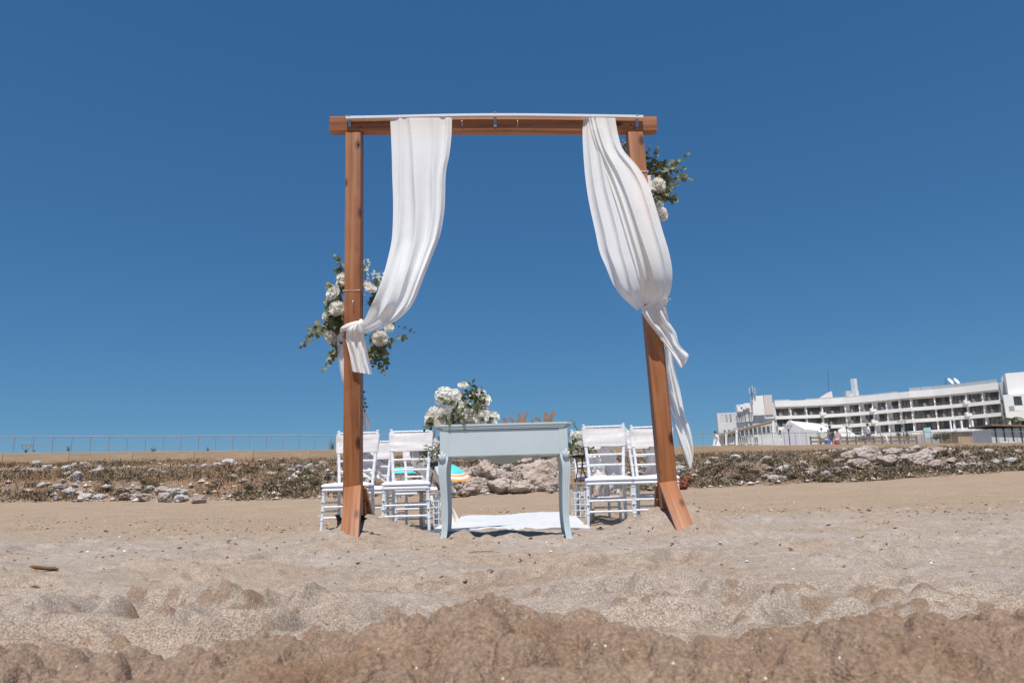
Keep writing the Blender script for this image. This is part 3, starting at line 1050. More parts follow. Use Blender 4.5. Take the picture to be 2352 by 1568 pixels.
def stroke(mb, pts, w, y0=-.009, y1=.009, n=26):
    p = catmull(pts, n)
    hw = np.asarray(w, float)
    ws = np.interp(np.linspace(0, 1, n), np.linspace(0, 1, len(hw)), hw) if hw.ndim else np.full(n, hw)
    L, Rr = [], []
    for i in range(n):
        t = p[min(i + 1, n - 1)] - p[max(i - 1, 0)]
        t = t / (np.linalg.norm(t) + 1e-9)
        nn = np.array([-t[1], t[0]]) * ws[i] / 2
        L.append(p[i] + nn); Rr.append(p[i] - nn)
    ring = [[(l[0], y0, l[1]), (l[0], y1, l[1]), (r[0], y1, r[1]), (r[0], y0, r[1])] for l, r in zip(L, Rr)]
    mb.grid(ring, closed=True)
    mb.add(ring[0], [(0, 1, 2, 3)]); mb.add(ring[-1], [(3, 2, 1, 0)])


def letter(ch, x0, s):
    """Outline strokes in reading direction, baseline 0, height 1; mirrored by facing away."""
    sets = {
        'M': ([[(.02, .72), (.02, .90), (.16, .97), (.24, .85), (.23, .5), (.16, 0)], [(.24, .95), (.38, .45), (.47, .10)], [(.47, .10), (.60, .5), (.72, .95)], [(.72, .95), (.73, .5), (.82, .03), (.93, .08)]], [(.07, .09, .12, .13), (.13, .15), (.10, .12), (.14, .15, .12)], 1.02),
        'r': ([[(.08, .55), (.10, .3), (.10, 0)], [(.10, .34), (.22, .54), (.36, .52), (.38, .42)]], [(.13, .13), (.09, .12, .11)], .46),
        's': ([[(.34, .46), (.22, .55), (.08, .46), (.14, .32), (.30, .22), (.32, .08), (.16, 0), (.02, .08)]], [(.10, .12, .12, .10)], .44),
        '&': ([[(.50, .0), (.30, .22), (.12, .46), (.20, .60), (.32, .52), (.28, .38), (.08, .22), (.10, .05), (.26, .0), (.42, .14), (.50, .30)]], [(.09, .10, .10, .09)], .60)}
    pts, ws, adv = sets[ch]
    b = MB()
    for i_, (p, w) in enumerate(zip(pts, ws)):
        stroke(b, [(-(x0 + q[0] * s), q[1] * s) for q in p], [k * s * 1.5 for k in w], -.009 - .0007 * i_, .009 + .0007 * i_)
    return b, x0 + adv * s


S_ = .088
x = -.17
for ch, sc_ in (('M', 1.0), ('r', 1.0), ('&', .62), ('M', 1.0), ('r', 1.0), ('s', 1.0)):
    b, x = letter(ch, x, S_ * sc_)
    o = b.build('letter', MT['letter'], MLET)
    x += .006
MB().box((.005, 0, .004), (.36, .04, .008)).build('base', MT['letter'], MLET)


# ------------------------------------------------------------------ flowers and foliage
def rose_mesh(name, R0, seed, openness=1.0):
    r_ = random.Random(seed)
    b = MB()
    rings = [(3, .18, .95, .10), (4, .34, .93, .22), (5, .52, .86, .45), (6, .72, .74, .85), (7, .90, .60, 1.25), (7, 1.0, .46, 1.55)]
    for ri, (cnt, rr, hh, lean) in enumerate(rings):
        for k in range(cnt):
            th = 2 * math.pi * (k + .5 * (ri % 2)) / cnt + r_.uniform(-.18, .18)
            wd = 2 * math.pi / cnt * (1.05 if ri else 1.25)
            hj = hh * r_.uniform(.93, 1.07)
            rows = []
            for i in range(6):
                v = i / 5
                row = []
                for j in range(6):
                    u = j / 5 * 2 - 1
                    edge = 1 - .30 * abs(u) ** 2.4
                    z = v * hj * edge
                    out_ = rr * (.35 + .65 * math.sin(min(1, v * 1.25) * math.pi / 2)) + lean * .26 * openness * max(0, v - .62) ** 1.2
                    out_ *= 1 + .07 * math.sin(u * 3 + k * 1.7) * v
                    z -= lean * .16 * max(0, v - .7) * openness
                    a = th + u * wd / 2 * (1 - .12 * v)
                    row.append((R0 * out_ * math.cos(a), R0 * out_ * math.sin(a), R0 * (z - .35) * 1.05))
                rows.append(row)
            b.grid(rows)
    # sepals and a stub under the head
    return b.mesh(name, MT['petal'], True)


ROSES = [rose_mesh('rose_bloom', 1.0, s, o) for s, o in ((1, 1.0), (2, .7), (3, 1.3))]


def place(name, data, parent, pos, normal=(0, 0, 1), scale=1.0, spin=0.0):
    o = link(name, data, parent)
    q = Vector(normal).normalized().to_track_quat('Z', 'Y')
    o.matrix_basis = Matrix.Translation(Vector(pos)) @ q.to_matrix().to_4x4() @ Matrix.Rotation(spin, 4, 'Z') @ Matrix.Diagonal((scale, scale, scale, 1))
    return o


def leaf_mesh(name, mat, ln, wd, roundness=1.0, cup=.15, n=7):
    rows = []
    for i in range(n):
        v = i / (n - 1)
        w = wd * (math.sin(math.pi * v ** (.75 if roundness > .5 else 1.0)) ** (.55 if roundness > .5 else .9)) * .5 + .0004
        rows.append([(-w, v * ln, cup * w * 1.6 - .25 * ln * cup * v * v * 2), (0, v * ln, -.25 * ln * cup * v * v * 2), (w, v * ln, cup * w * 1.6 - .25 * ln * cup * v * v * 2)])
    return MB().grid(rows).mesh(name, mat, True)


LEAF_E = leaf_mesh('leaf', MT['euc'], 1.0, .92, 1.0)
LEAF_R = leaf_mesh('leaf', MT['leaf'], 1.0, .52, .3, .3)
LEAF_L = leaf_mesh('leaf', MT['euc'], 1.0, .26, .3, .25)


def sprig(parent, pts, leaf=LEAF_E, size=.045, pairs=7, seed=0, r0=.0022, tip=.45, name='eucalyptus_sprig', start=.12):
    """Curved stem with opposite leaves; each leaf is an object under the sprig."""
    r_ = random.Random(seed)
    cv = catmull(pts, 22)
    b = MB().tube([tuple(p) for p in cv], [r0 * (1 - .6 * i / 21) for i in range(22)], 5)
    st = b.build(name, MT['stem'], parent, True)
    for i in range(pairs):
        t = start + (1 - start) * (i + .2) / pairs
        k = min(int(t * 21), 20)
        p = Vector(cv[k]); tg = (Vector(cv[k + 1]) - Vector(cv[max(k - 1, 0)])).normalized()
        side = tg.cross(Vector((r_.uniform(-1, 1), r_.uniform(-1, 1), r_.uniform(-.3, 1)))).normalized()
        sz = size * (1 - (1 - tip) * t) * r_.uniform(.85, 1.15)
        for s in (1, -1):
            d = (side * s + tg * r_.uniform(.2, .7) + Vector((r_.uniform(-.2, .2), r_.uniform(-.2, .2), r_.uniform(-.25, .15)))).normalized()
            up = Vector((r_.uniform(-1, 1), -1.0 + r_.uniform(-.6, .6), r_.uniform(-.2, 1.0)))
            xx = d.cross(up).normalized(); zz = xx.cross(d).normalized()
            lf = link('leaf', leaf, st)
            lf.matrix_basis = Matrix(((xx.x * sz, d.x * sz, zz.x * sz, p.x), (xx.y * sz, d.y * sz, zz.y * sz, p.y), (xx.z * sz, d.z * sz, zz.z * sz, p.z), (0, 0, 0, 1)))
    # end leaf
    p = Vector(cv[-1]); tg = (Vector(cv[-1]) - Vector(cv[-3])).normalized()
    xx = tg.cross(Vector((0.2, -1, .3))).normalized(); zz = xx.cross(tg).normalized(); sz = size * tip
    lf = link('leaf', leaf, st)
    lf.matrix_basis = Matrix(((xx.x * sz, tg.x * sz, zz.x * sz, p.x), (xx.y * sz, tg.y * sz, zz.y * sz, p.y), (xx.z * sz, tg.z * sz, zz.z * sz, p.z), (0, 0, 0, 1)))
    return st


def gyp(parent, base, direction, seed, ln=.12):
    """Fine branching spray of tiny white blooms."""
    r_ = random.Random(seed)
    b = MB(); tips = []
    base = Vector(base); direction = Vector(direction).normalized()
    end = base + direction * ln
    b.tube([base, base.lerp(end, .5) + Vector((.004, 0, .004)), end], .0012, 4)
    for k in range(9):
        a = base.lerp(end, .35 + .65 * k / 8)
        e = a + (direction * .4 + Vector((r_.uniform(-1, 1), r_.uniform(-1, 1), r_.uniform(-.4, 1)))).normalized() * r_.uniform(.025, .05)
        b.tube([a, e], .0008, 4); tips.append(e)
    st = b.build('gypsophila_stem', MT['stem'], parent)
    bb = MB()
    for e in tips:
        for q in range(3):
            c_ = e + Vector((r_.uniform(-.008, .008), r_.uniform(-.008, .008), r_.uniform(-.006, .01)))
            for a in range(5):
                th = a * 1.257
                bb.add([c_, c_ + Vector((.006 * math.cos(th - .5), -.002, .006 * math.sin(th - .5))), c_ + Vector((.008 * math.cos(th), -.003, .008 * math.sin(th))), c_ + Vector((.006 * math.cos(th + .5), -.002, .006 * math.sin(th + .5)))], [(0, 1, 2, 3)])
    bb.build('bloom_cluster', MT['baby'], st)
    return st


def loc(par, px, py, Y):
    return P(px, py, Y) - par.location


def arrangement(label, origin, Yc, roses, sprigs, rleaves, gyps, seed, tray, name='flower_arrangement', size=.045):
    A = thing(name, label, 'flowers', origin)
    r_ = random.Random(seed)
    for (px, py, Y, rad_, nx, nz) in roses:
        place('rose', ROSES[r_.randrange(3)], A, loc(A, px, py, Y - .06), (nx, -1, nz), rad_ * 1.04, r_.uniform(0, 6))
    for i, pts in enumerate(sprigs):
        q = [loc(A, *p) for p in pts[0]]
        sprig(A, [tuple(v) for v in q], LEAF_E, (pts[2] if len(pts) > 2 else size) * 1.34, pts[1] + 1, seed * 31 + i)
    for i in range(rleaves[0]):
        px, py, Y = r_.gauss(rleaves[1], rleaves[3]), r_.gauss(rleaves[2], rleaves[4]), Yc + r_.uniform(-.07, .06)
        p0 = loc(A, px, py, Y)
        d = Vector((px - rleaves[1], r_.uniform(-25, 5), -(py - rleaves[2]) + r_.uniform(-20, 20)))
        d = d.normalized() if d.length > 1 else Vector((0, -1, 0))
        p1 = p0 + d * r_.uniform(.03, .055) + Vector((0, -.01, 0))
        sprig(A, [tuple(p0), tuple(p0.lerp(p1, .5) + Vector((0, -.008, .004))), tuple(p1)], LEAF_R if r_.random() < .4 else LEAF_E, r_.uniform(.038, .058), 2, seed * 77 + i, name='leaf_spray', tip=.9, start=.2)
    for i, (px, py, Y, dx, dz) in enumerate(gyps):
        gyp(A, loc(A, px, py, Y), (dx, -.3, dz), seed + i)
    return A


YB = PD + .10
LA = arrangement('white roses and drooping eucalyptus strapped behind the upright post beside the knotted curtain', tuple(P(811, 740, YB)), YB,
    [(764, 672, YB - .04, .050, -.6, .3), (774, 708, YB - .06, .052, -.1, .1), (784, 648, YB, .036, -.3, .6), (786, 634, YB + .02, .034, -.2, .8), (755, 692, YB + .01, .026, -.7, -.2), (747, 727, YB, .03, -.8, -.1), (759, 774, YB + .02, .042, -.3, -.5), (873, 777, YB - .02, .050, .2, -.1), (893, 752, YB, .034, .4, .4), (852, 662, YB, .034, .3, .5), (841, 652, YB + .02, .03, .2, .8)],
    [([(780, 745, YB), (745, 755, YB - .02), (715, 772, YB - .03), (693, 795, YB - .03)], 8, .044), ([(770, 760, YB), (738, 748, YB), (712, 755, YB - .02), (703, 782, YB - .02)], 6, .042),
     ([(775, 780, YB), (766, 805, YB - .02), (760, 825, YB - .02), (743, 850, YB - .03)], 8, .038), ([(790, 640, YB), (786, 618, YB), (780, 602, YB - .02), (771, 589, YB - .02)], 5, .040),
     ([(860, 770, YB), (885, 790, YB - .03), (915, 775, YB - .02), (930, 776, YB - .02)], 6, .044), ([(880, 740, YB + .02), (905, 744, YB), (928, 752, YB), (949, 762, YB)], 4, .026),
     ([(855, 790, YB), (866, 815, YB - .02), (872, 838, YB - .02), (882, 858, YB - .03)], 9, .036), ([(860, 780, YB), (878, 805, YB - .02), (886, 828, YB), (888, 842, YB)], 7, .040),
     ([(852, 795, YB), (852, 812, YB), (858, 825, YB), (857, 838, YB)], 4, .036), ([(775, 730, YB), (760, 735, YB - .04), (750, 745, YB - .05), (742, 760, YB - .05)], 5, .046),
     ([(840, 700, YB), (856, 690, YB - .02), (868, 680, YB - .02), (874, 665, YB - .02)], 5, .034)],
    (30, 781, 722, 12, 34), [(836, 655, YB, .2, 1), (845, 660, YB, .7, .8), (836, 640, YB, .3, 1), (862, 665, YB, .6, .5)], 5, None)
r_ = random.Random(3)
for i in range(20):      # foliage on the curtain side of the post
    px, py = r_.gauss(858, 12), r_.choice((r_.gauss(690, 16), r_.gauss(785, 14)))
    p0 = loc(LA, px, py, YB + r_.uniform(-.05, .05))
    p1 = p0 + Vector((r_.uniform(-.01, .05), r_.uniform(-.04, 0), r_.uniform(-.05, .03)))
    sprig(LA, [tuple(p0), tuple(p0.lerp(p1, .5) + Vector((0, -.01, 0))), tuple(p1)], LEAF_E if i % 3 else LEAF_R, r_.uniform(.036, .054), 2, 900 + i, name='leaf_spray', tip=.9, start=.2)
# white holder and cable ties
ca, cb = loc(LA, 813, 664, YB - .035), loc(LA, 813, 757, YB - .035)
MB().box(((ca + cb) / 2), (.136, .02, (ca - cb).length), bev=.003).build('holder', MT['plastic'], LA)
for py, tilt in ((672, 0), (716, .01), (758, -.012)):
    c = loc(LA, 811, py, PD)
    w = .0585
    MB().tube([(c.x - w - .012, .04, c.z), (c.x - w, -.03 + .0, c.z), (c.x - w, c.y - .058, c.z + .001), (c.x + w, c.y - .058, c.z + tilt), (c.x + w, c.y + .06, c.z + tilt), (c.x + w + .018, c.y + .05, c.z - .006)] if py != 716 else [(c.x - w, c.y + .06, c.z), (c.x - w - .002, c.y - .04, c.z), (c.x - w - .02, c.y - .06, c.z + .006)], .0026, 5).build('cable_tie', MT['plastic'], LA)

RA = arrangement('white roses and spreading eucalyptus fixed behind the top of the leaning post', tuple(P(1480, 420, YB)), YB,
    [(1513, 423, YB - .03, .048, .1, .1), (1521, 492, YB, .046, .5, -.2), (1496, 425, YB + .03, .028, -.2, 0), (1512, 466, YB, .034, .2, .6), (1527, 440, YB + .03, .03, .6, -.3), (1500, 480, YB + .03, .03, 0, 0)],
    [([(1488, 400, YB), (1500, 378, YB), (1506, 360, YB - .02), (1510, 342, YB - .02)], 6, .040), ([(1486, 396, YB), (1490, 375, YB), (1488, 355, YB), (1490, 338, YB)], 4, .036),
     ([(1490, 412, YB), (1520, 395, YB - .02), (1550, 383, YB - .02), (1578, 356, YB - .03)], 8, .050), ([(1492, 414, YB), (1518, 392, YB), (1528, 378, YB), (1556, 370, YB)], 6, .052),
     ([(1495, 440, YB), (1530, 425, YB - .03), (1560, 408, YB - .03), (1585, 412, YB - .03)], 8, .046), ([(1500, 440, YB), (1530, 420, YB - .01), (1545, 395, YB - .02), (1568, 388, YB - .02)], 7, .050),
     ([(1498, 450, YB), (1515, 448, YB - .03), (1530, 442, YB - .04), (1540, 432, YB - .04)], 5, .050), ([(1440, 360, YB), (1437, 345, YB), (1434, 335, YB), (1431, 325, YB)], 3, .034), ([(1480, 430, YB), (1445, 400, YB), (1436, 380, YB), (1433, 350, YB)], 4, .038)],
    (14, 1512, 428, 16, 18), [(1500, 465, YB, .3, .6)], 9, None)
ca, cb = loc(RA, 1484, 404, YB - .035), loc(RA, 1488, 500, YB - .035)
MB().box(((ca + cb) / 2), (.136, .02, (ca - cb).length), bev=.003).build('holder', MT['plastic'], RA)
c = loc(RA, 1466, 402, PD)
MB().tube([(c.x - .06, c.y + .06, c.z), (c.x - .06, c.y - .058, c.z), (c.x + .06, c.y - .058, c.z), (c.x + .062, c.y + .06, c.z)], .0028, 5).build('cable_tie', MT['plastic'], RA)
# sprig low behind the upright post
LS = thing('eucalyptus_garland', 'short dark leafy sprig hanging behind the upright post low above the chairs', 'foliage', tuple(P(838, 905, YB)))
sprig(LS, [tuple(loc(LS, 818, 895, YB)), tuple(loc(LS, 830, 905, YB)), tuple(loc(LS, 838, 920, YB)), tuple(loc(LS, 838, 940, YB))], LEAF_R, .045, 6, 4, name='sprig')
sprig(LS, [tuple(loc(LS, 815, 870, YB)), tuple(loc(LS, 818, 885, YB)), tuple(loc(LS, 818, 895, YB))], LEAF_R, .03, 2, 6, name='sprig')


# bouquet on the table
def florets(name, R0, n, seed):
    r_ = random.Random(seed)
    b = MB()
    for k in range(n):
        z = 1 - 1.5 * (k + .5) / n
        th = k * 2.39996
        rr = math.sqrt(max(0, 1 - z * z))
        nrm = Vector((rr * math.cos(th), rr * math.sin(th), z))
        c = nrm * R0 * r_.uniform(.88, 1.05)
        t1 = nrm.orthogonal().normalized(); t2 = nrm.cross(t1)
        s = R0 * r_.uniform(.36, .5); ph = r_.uniform(0, 6)
        for a in range(4):
            A0 = ph + a * math.pi / 2
            def q(ang, l, up): return c + (t1 * math.cos(ang) + t2 * math.sin(ang)) * l + nrm * up
            b.add([c, q(A0 - .6, s * .7, .08 * s), q(A0 - .35, s, .25 * s), q(A0 + .35, s, .25 * s), q(A0 + .6, s * .7, .08 * s)], [(0, 1, 2, 3, 4)])
    return b.mesh(name, MT['petal'], False)


YT = 4.86
BQ = thing('table_bouquet', 'white rose and hydrangea bouquet in a pale wooden box on the console table', 'flowers', (P(1058, 970, YT).x, YT, th_))
MB().box((0.01, 0, .022), (.36, .12, .044), bev=.003).build('box', MT['box'], BQ)
for px, py, r0 in ((1022, 912, .062), (1047, 915, .058), (1035, 932, .05), (1000, 950, .046)):
    place('hydrangea', florets('hydrangea_head', r0, 34, px), BQ, loc(BQ, px, py, YT + .02), (0, -.6, 1))
for px, py, dy, r0, nx, nz in ((1064, 884, 0, .032, .1, 1.2), (1064, 931, -.05, .040, -.1, .4), (1079, 950, -.08, .043, -.1, .1), (1106, 959, -.08, .043, .1, .1), (1109, 916, -.01, .050, .3, .9), (1093, 907, .02, .042, -.1, 1.1), (1098, 921, -.03, .034, 0, .6), (1111, 934, -.03, .030, .4, .3), (1120, 954, -.05, .036, .5, .3), (1012, 952, -.05, .042, -.3, .2), (991, 955, -.01, .046, -.5, .4), (987, 966, .03, .042, -.7, .3), (1035, 957, -.06, .036, -.1, .3), (1049, 955, -.05, .032, .1, .2), (1123, 968, -.03, .034, .5, 0), (1136, 955, .03, .034, .7, .5), (1132, 968, .0, .03, .7, .3), (1088, 938, -.03, .03, 0, .5), (1072, 962, -.04, .03, 0, .2)):
    place('rose', ROSES[(px * 7) % 3], BQ, loc(BQ, px, py, YT + dy), (nx, -1, nz), r0, px)
for i, (pts, n_) in enumerate((([(1066, 960, YT), (1063, 930, YT), (1062, 905, YT), (1064, 888, YT)], 2), ([(1070, 930, YT - .04), (1075, 915, YT - .05), (1084, 905, YT - .05), (1090, 897, YT - .05)], 4), ([(1090, 940, YT - .04), (1093, 920, YT - .05), (1098, 905, YT - .05), (1105, 892, YT)], 3), ([(1050, 950, YT - .06), (1042, 940, YT - .09), (1035, 930, YT - .10), (1028, 925, YT - .1)], 2), ([(1060, 955, YT - .06), (1058, 962, YT - .09), (1060, 950, YT - .1), (1055, 945, YT - .1)], 3), ([(1080, 935, YT - .05), (1085, 940, YT - .08), (1095, 950, YT - .09), (1100, 940, YT - .09)], 3), ([(1045, 965, YT - .05), (1035, 966, YT - .09), (1030, 968, YT - .09), (1026, 962, YT - .09)], 3), ([(1110, 965, YT - .05), (1118, 962, YT - .08), (1124, 966, YT - .08), (1126, 970, YT - .08)], 2), ([(1000, 965, YT), (995, 970, YT - .02), (985, 978, YT - .02), (978, 985, YT)], 4), ([(1090, 925, YT), (1096, 918, YT - .05), (1102, 915, YT - .06), (1109, 905, YT - .05)], 4), ([(1072, 925, YT - .03), (1076, 905, YT - .03), (1080, 890, YT - .02), (1085, 880, YT - .02)], 3))):
    sprig(BQ, [tuple(loc(BQ, *p)) for p in pts], LEAF_R, .052 if i else .04, n_, 300 + i, name='leaf_stem', tip=.7)
for i in range(8):
    q = Vector((r_.uniform(-.15, .17), r_.uniform(-.08, .04), r_.uniform(.05, .14)))
    sprig(BQ, [tuple(q), tuple(q + Vector((r_.uniform(-.02, .02), -.02, .02))), tuple(q + Vector((r_.uniform(-.04, .04), -.035, r_.uniform(-.01, .04))))], LEAF_R, .05, 1, 500 + i, name='leaf_stem', tip=.9)
gyp(BQ, loc(BQ, 1100, 930, YT), (.4, -.4, 1), 7, .09)

# ------------------------------------------------------------------ chairs
def turned(p0, p1, r, rings, n=9, end=None, taper=1.0):
    """Bamboo-style turned rod with raised rings at the given fractions."""
    p0, p1 = Vector(p0), Vector(p1)
    L = (p1 - p0).length
    ts = {0.0: 1.0, 1.0: 1.0}
    for t in rings:
        for d, k in ((-.0075, 1.0), (-.005, 1.22), (-.0015, 1.22), (0.0, 1.02), (.0015, 1.22), (.005, 1.22), (.0075, 1.0)):
            ts[min(1, max(0, t + d / L))] = k
    keys = sorted(ts)
    pts = [p0.lerp(p1, t) for t in keys]
    rr = [r * ts[t] * (taper + (1 - taper) * t) for t in keys]
    return MB().tube(pts, rr, n)


CH = thing('chiavari_chair', 'chair', 'chair')
cm = MT['chair']
for s in (-1, 1):
    lg = turned((s * .205, -.20, -.03), (s * .190, -.187, .348), .0165, (.33, .53, .73, .93), taper=.82)
    lg.build('front_leg', cm, CH, True, 45)
    for z in (.245, .167):
        x = s * (.205 - .015 * (z + .03) / .378)
        MB().tube([(x, -.2 + .0 - .012, z), (x, -.2 - .0175 + .015 * z, z)], .0055, 8).build('screw', MT['frame'], CH)
    # rear leg runs on up as the back post, with a finial
    path = [(s * .165, .235, -.03), (s * .160, .205, .20), (s * .157, .19, .37), (s * .164, .20, .52), (s * .178, .222, .72), (s * .188, .248, .885)]
    cv = catmull(path, 60)
    rr = []
    for (x, y, z) in cv:
        k = 1.0
        for zr in (.10, .19, .46, .527, .622, .69):
            if abs(z - zr) < .009: k = 1.2
        rr.append(.0155 * k * (.86 if z < .1 else 1))
    b = MB().tube([tuple(q) for q in cv], rr, 9)
    top = Vector(cv[-1])
    b.tube([top, top + Vector((0, .001, .004)), top + Vector((0, .002, .008)), top + Vector((0, .003, .014)), top + Vector((0, .004, .022)), top + Vector((0, .005, .028))], [.012, .0125, .010, .0165, .0165, .006], 9)
    b.build('rear_leg', cm, CH, True, 45)
    for z, in ((.245,), (.167,)):
        turned((s * .193, -.188, z), (s * .160, .205, z), .0095, (.3, .7), 7).build('side_stretcher', cm, CH, True, 45)
for z in (.205, .112):
    turned((-.197, -.192, z), (.197, -.192, z), .0098, (.2, .4, .6, .8), 7).build('front_stretcher', cm, CH, True, 45)
for z in (.22,):
    turned((-.16, .205, z), (.16, .205, z), .0095, (.3, .7), 7).build('rear_stretcher', cm, CH, True, 45)
for z, y, x in ((.527, .201, .165), (.622, .211, .172)):
    turned((-x, y, z), (x, y, z), .0095, (.25, .5, .75), 7).build('back_rail', cm, CH, True, 45)
turned((-.187, .247, .885), (.187, .247, .885), .0105, (.12, .3, .5, .7, .88), 7).build('top_rail', cm, CH, True, 45)
# seat frame and cushion: rounded trapezoids


def slab(z0, z1, wf, wb, yf, yb, puff=0.0, rim=.02, n=10):
    def outline(k):
        pts = []
        for (cx, cy, a0) in ((wf - .03, yf + .03, -90), (wb - .03, yb - .03, 0), (-wb + .03, yb - .03, 90), (-wf + .03, yf + .03, 180)):
            for i in range(n):
                a = rad(a0 + 90 * i / (n - 1))
                pts.append((cx + .03 * math.cos(a), cy + .03 * math.sin(a)))
        return [((x) * k, (y - (yf + yb) / 2) * k + (yf + yb) / 2) for x, y in pts]
    rows = []
    prof = [(.0, z0), (.97, z0), (1.0, z0 + .25 * (z1 - z0)), (1.0, z0 + .6 * (z1 - z0)), (.975, z1 - .1 * (z1 - z0)), (.90, z1 + puff * .35), (.6, z1 + puff), (.0, z1 + puff * 1.1)]
    for k, z in prof:
        rows.append([(x, y, z) for x, y in outline(max(k, .001))])
    return MB().grid(rows, closed=True)


slab(.342, .370, .212, .178, -.215, .205).build('seat_frame', cm, CH, True, 40)
cu = slab(.372, .406, .217, .182, -.218, .185, .012)
cu.v = [(x, y, z + .004 * mnoise.noise((x * 9, y * 9, 2)) + (.006 * math.sin(x * 14 + 1) if z > .385 else 0)) for x, y, z in cu.v]
cu.build('cushion', MT['cushion'], CH, True)


def sash_mesh(seed):
    rows = []
    for j in range(22):
        t = j / 21
        z = .700 + .178 * t
        yb = .218 + (z - .70) * .155
        w = .186 + (z - .70) * .062
        ring = []
        for k in range(64):
            th = 2 * math.pi * k / 64
            sx = math.copysign(abs(math.cos(th)) ** .22, math.cos(th)); sy = math.copysign(abs(math.sin(th)) ** .5, math.sin(th))
            x = (w + .014) * sx
            wr = .008 * mnoise.noise((x * 13 + seed, t * 1.6, seed)) + .004 * mnoise.noise((x * 6, t * 5 + seed * 2, 1.3))
            y = yb + (.022 + 1.2 * wr) * sy
            dz = .006 * mnoise.noise((x * 12 + seed, 4.0, sy)) * (1 if j in (0, 1, 20, 21) else .3)
            sag = -.008 * math.cos(x / w * 1.3) * (t)
            ring.append((x, y, z + dz + sag))
        rows.append(ring)
    return MB().grid(rows, closed=True).mesh('sash', MT['satin'], True)


def tail_mesh(seed, dx, dy, w, zend):
    """Loose ribbon from the knot behind the back down towards the sand."""
    rows = []
    for j in range(40):
        t = j / 39
        z = .74 + (zend - .74) * t
        cx = .02 + dx * t ** 1.3 + .025 * math.sin(t * 7 + seed)
        cy = .262 + dy * t + .03 * math.sin(t * 5 + seed * 2)
        ww = w * (.35 + .65 * min(1, t * 3)) * (1 - .25 * max(0, t - .8))
        tw = .5 * math.sin(t * 4 + seed)
        row = []
        for k in range(9):
            u = k / 8 * 2 - 1
            f = .014 * math.sin(u * 6 + t * 5 + seed)
            row.append((cx + ww * u * math.cos(tw) * .5, cy + ww * u * math.sin(tw) * .5 + f, z + .012 * u * t))
        rows.append(row)
    return MB().grid(rows).mesh('sash_tail', MT['tail'], True)


SASH = [sash_mesh(s) for s in (1.3, 4.7, 8.1)]
chairs = [
    (-1.505, 6.86, rad(-2), 'white chiavari chair with satin sash half hidden by the upright post of the arch', .16, .02, .45),
    (-.975, 6.82, rad(2), 'white chiavari chair with wrinkled satin sash between the upright post and the table', .32, .05, .30),
    (.835, 6.82, rad(-3), 'white chiavari chair with smooth satin sash just past the table, by the leafy aisle flowers', .10, .10, .30),
    (1.285, 6.96, rad(-9), 'white chiavari chair with satin sash half hidden by the leaning post', -.05, .1, .35),
    (-1.50, 7.70, rad(1), 'white chiavari chair standing behind the one at the upright post', .30, .05, .35),
    (-.985, 7.62, rad(-2), 'white chiavari chair behind the wrinkled-sash chair, next to the aisle pedestal', .30, -.05, .02),
    (.80, 7.58, rad(2), 'white chiavari chair behind the smooth-sash chair, next to the aisle pedestal', .12, .05, .2),
    (1.40, 7.72, rad(2), 'white chiavari chair in second row between smooth-sash chair and leaning post', .22, -.1, .05),
]
for i, (x, y, rz, lab, dx, dy, ze) in enumerate(chairs):
    c = CH if i == 0 else copy_tree(CH)
    feet = [hz(x + a, y + b_) for a in (-.2, .2) for b_ in (-.2, .23)]
    c.location = (x, y, sum(feet) / 4 + .006)
    c.rotation_euler = (rad(random.uniform(-.6, .6)), 0, rz)
    c['label'] = lab
    c['category'] = 'chair'
    c['group'] = 'white chairs set out in rows either side of the aisle'
for i, (x, y, rz, lab, dx, dy, ze) in enumerate(chairs):
    c = [o for o in COL.objects if o.get('label') == lab][0]
    link('sash', SASH[i % 3], c)
    link('sash_tail', tail_mesh(i * 1.7, dx, dy, .15, ze), c)
    link('sash_tail', tail_mesh(i * 2.3 + 1, dx * .55 + .03, dy + .06, .12, ze + .1), c)

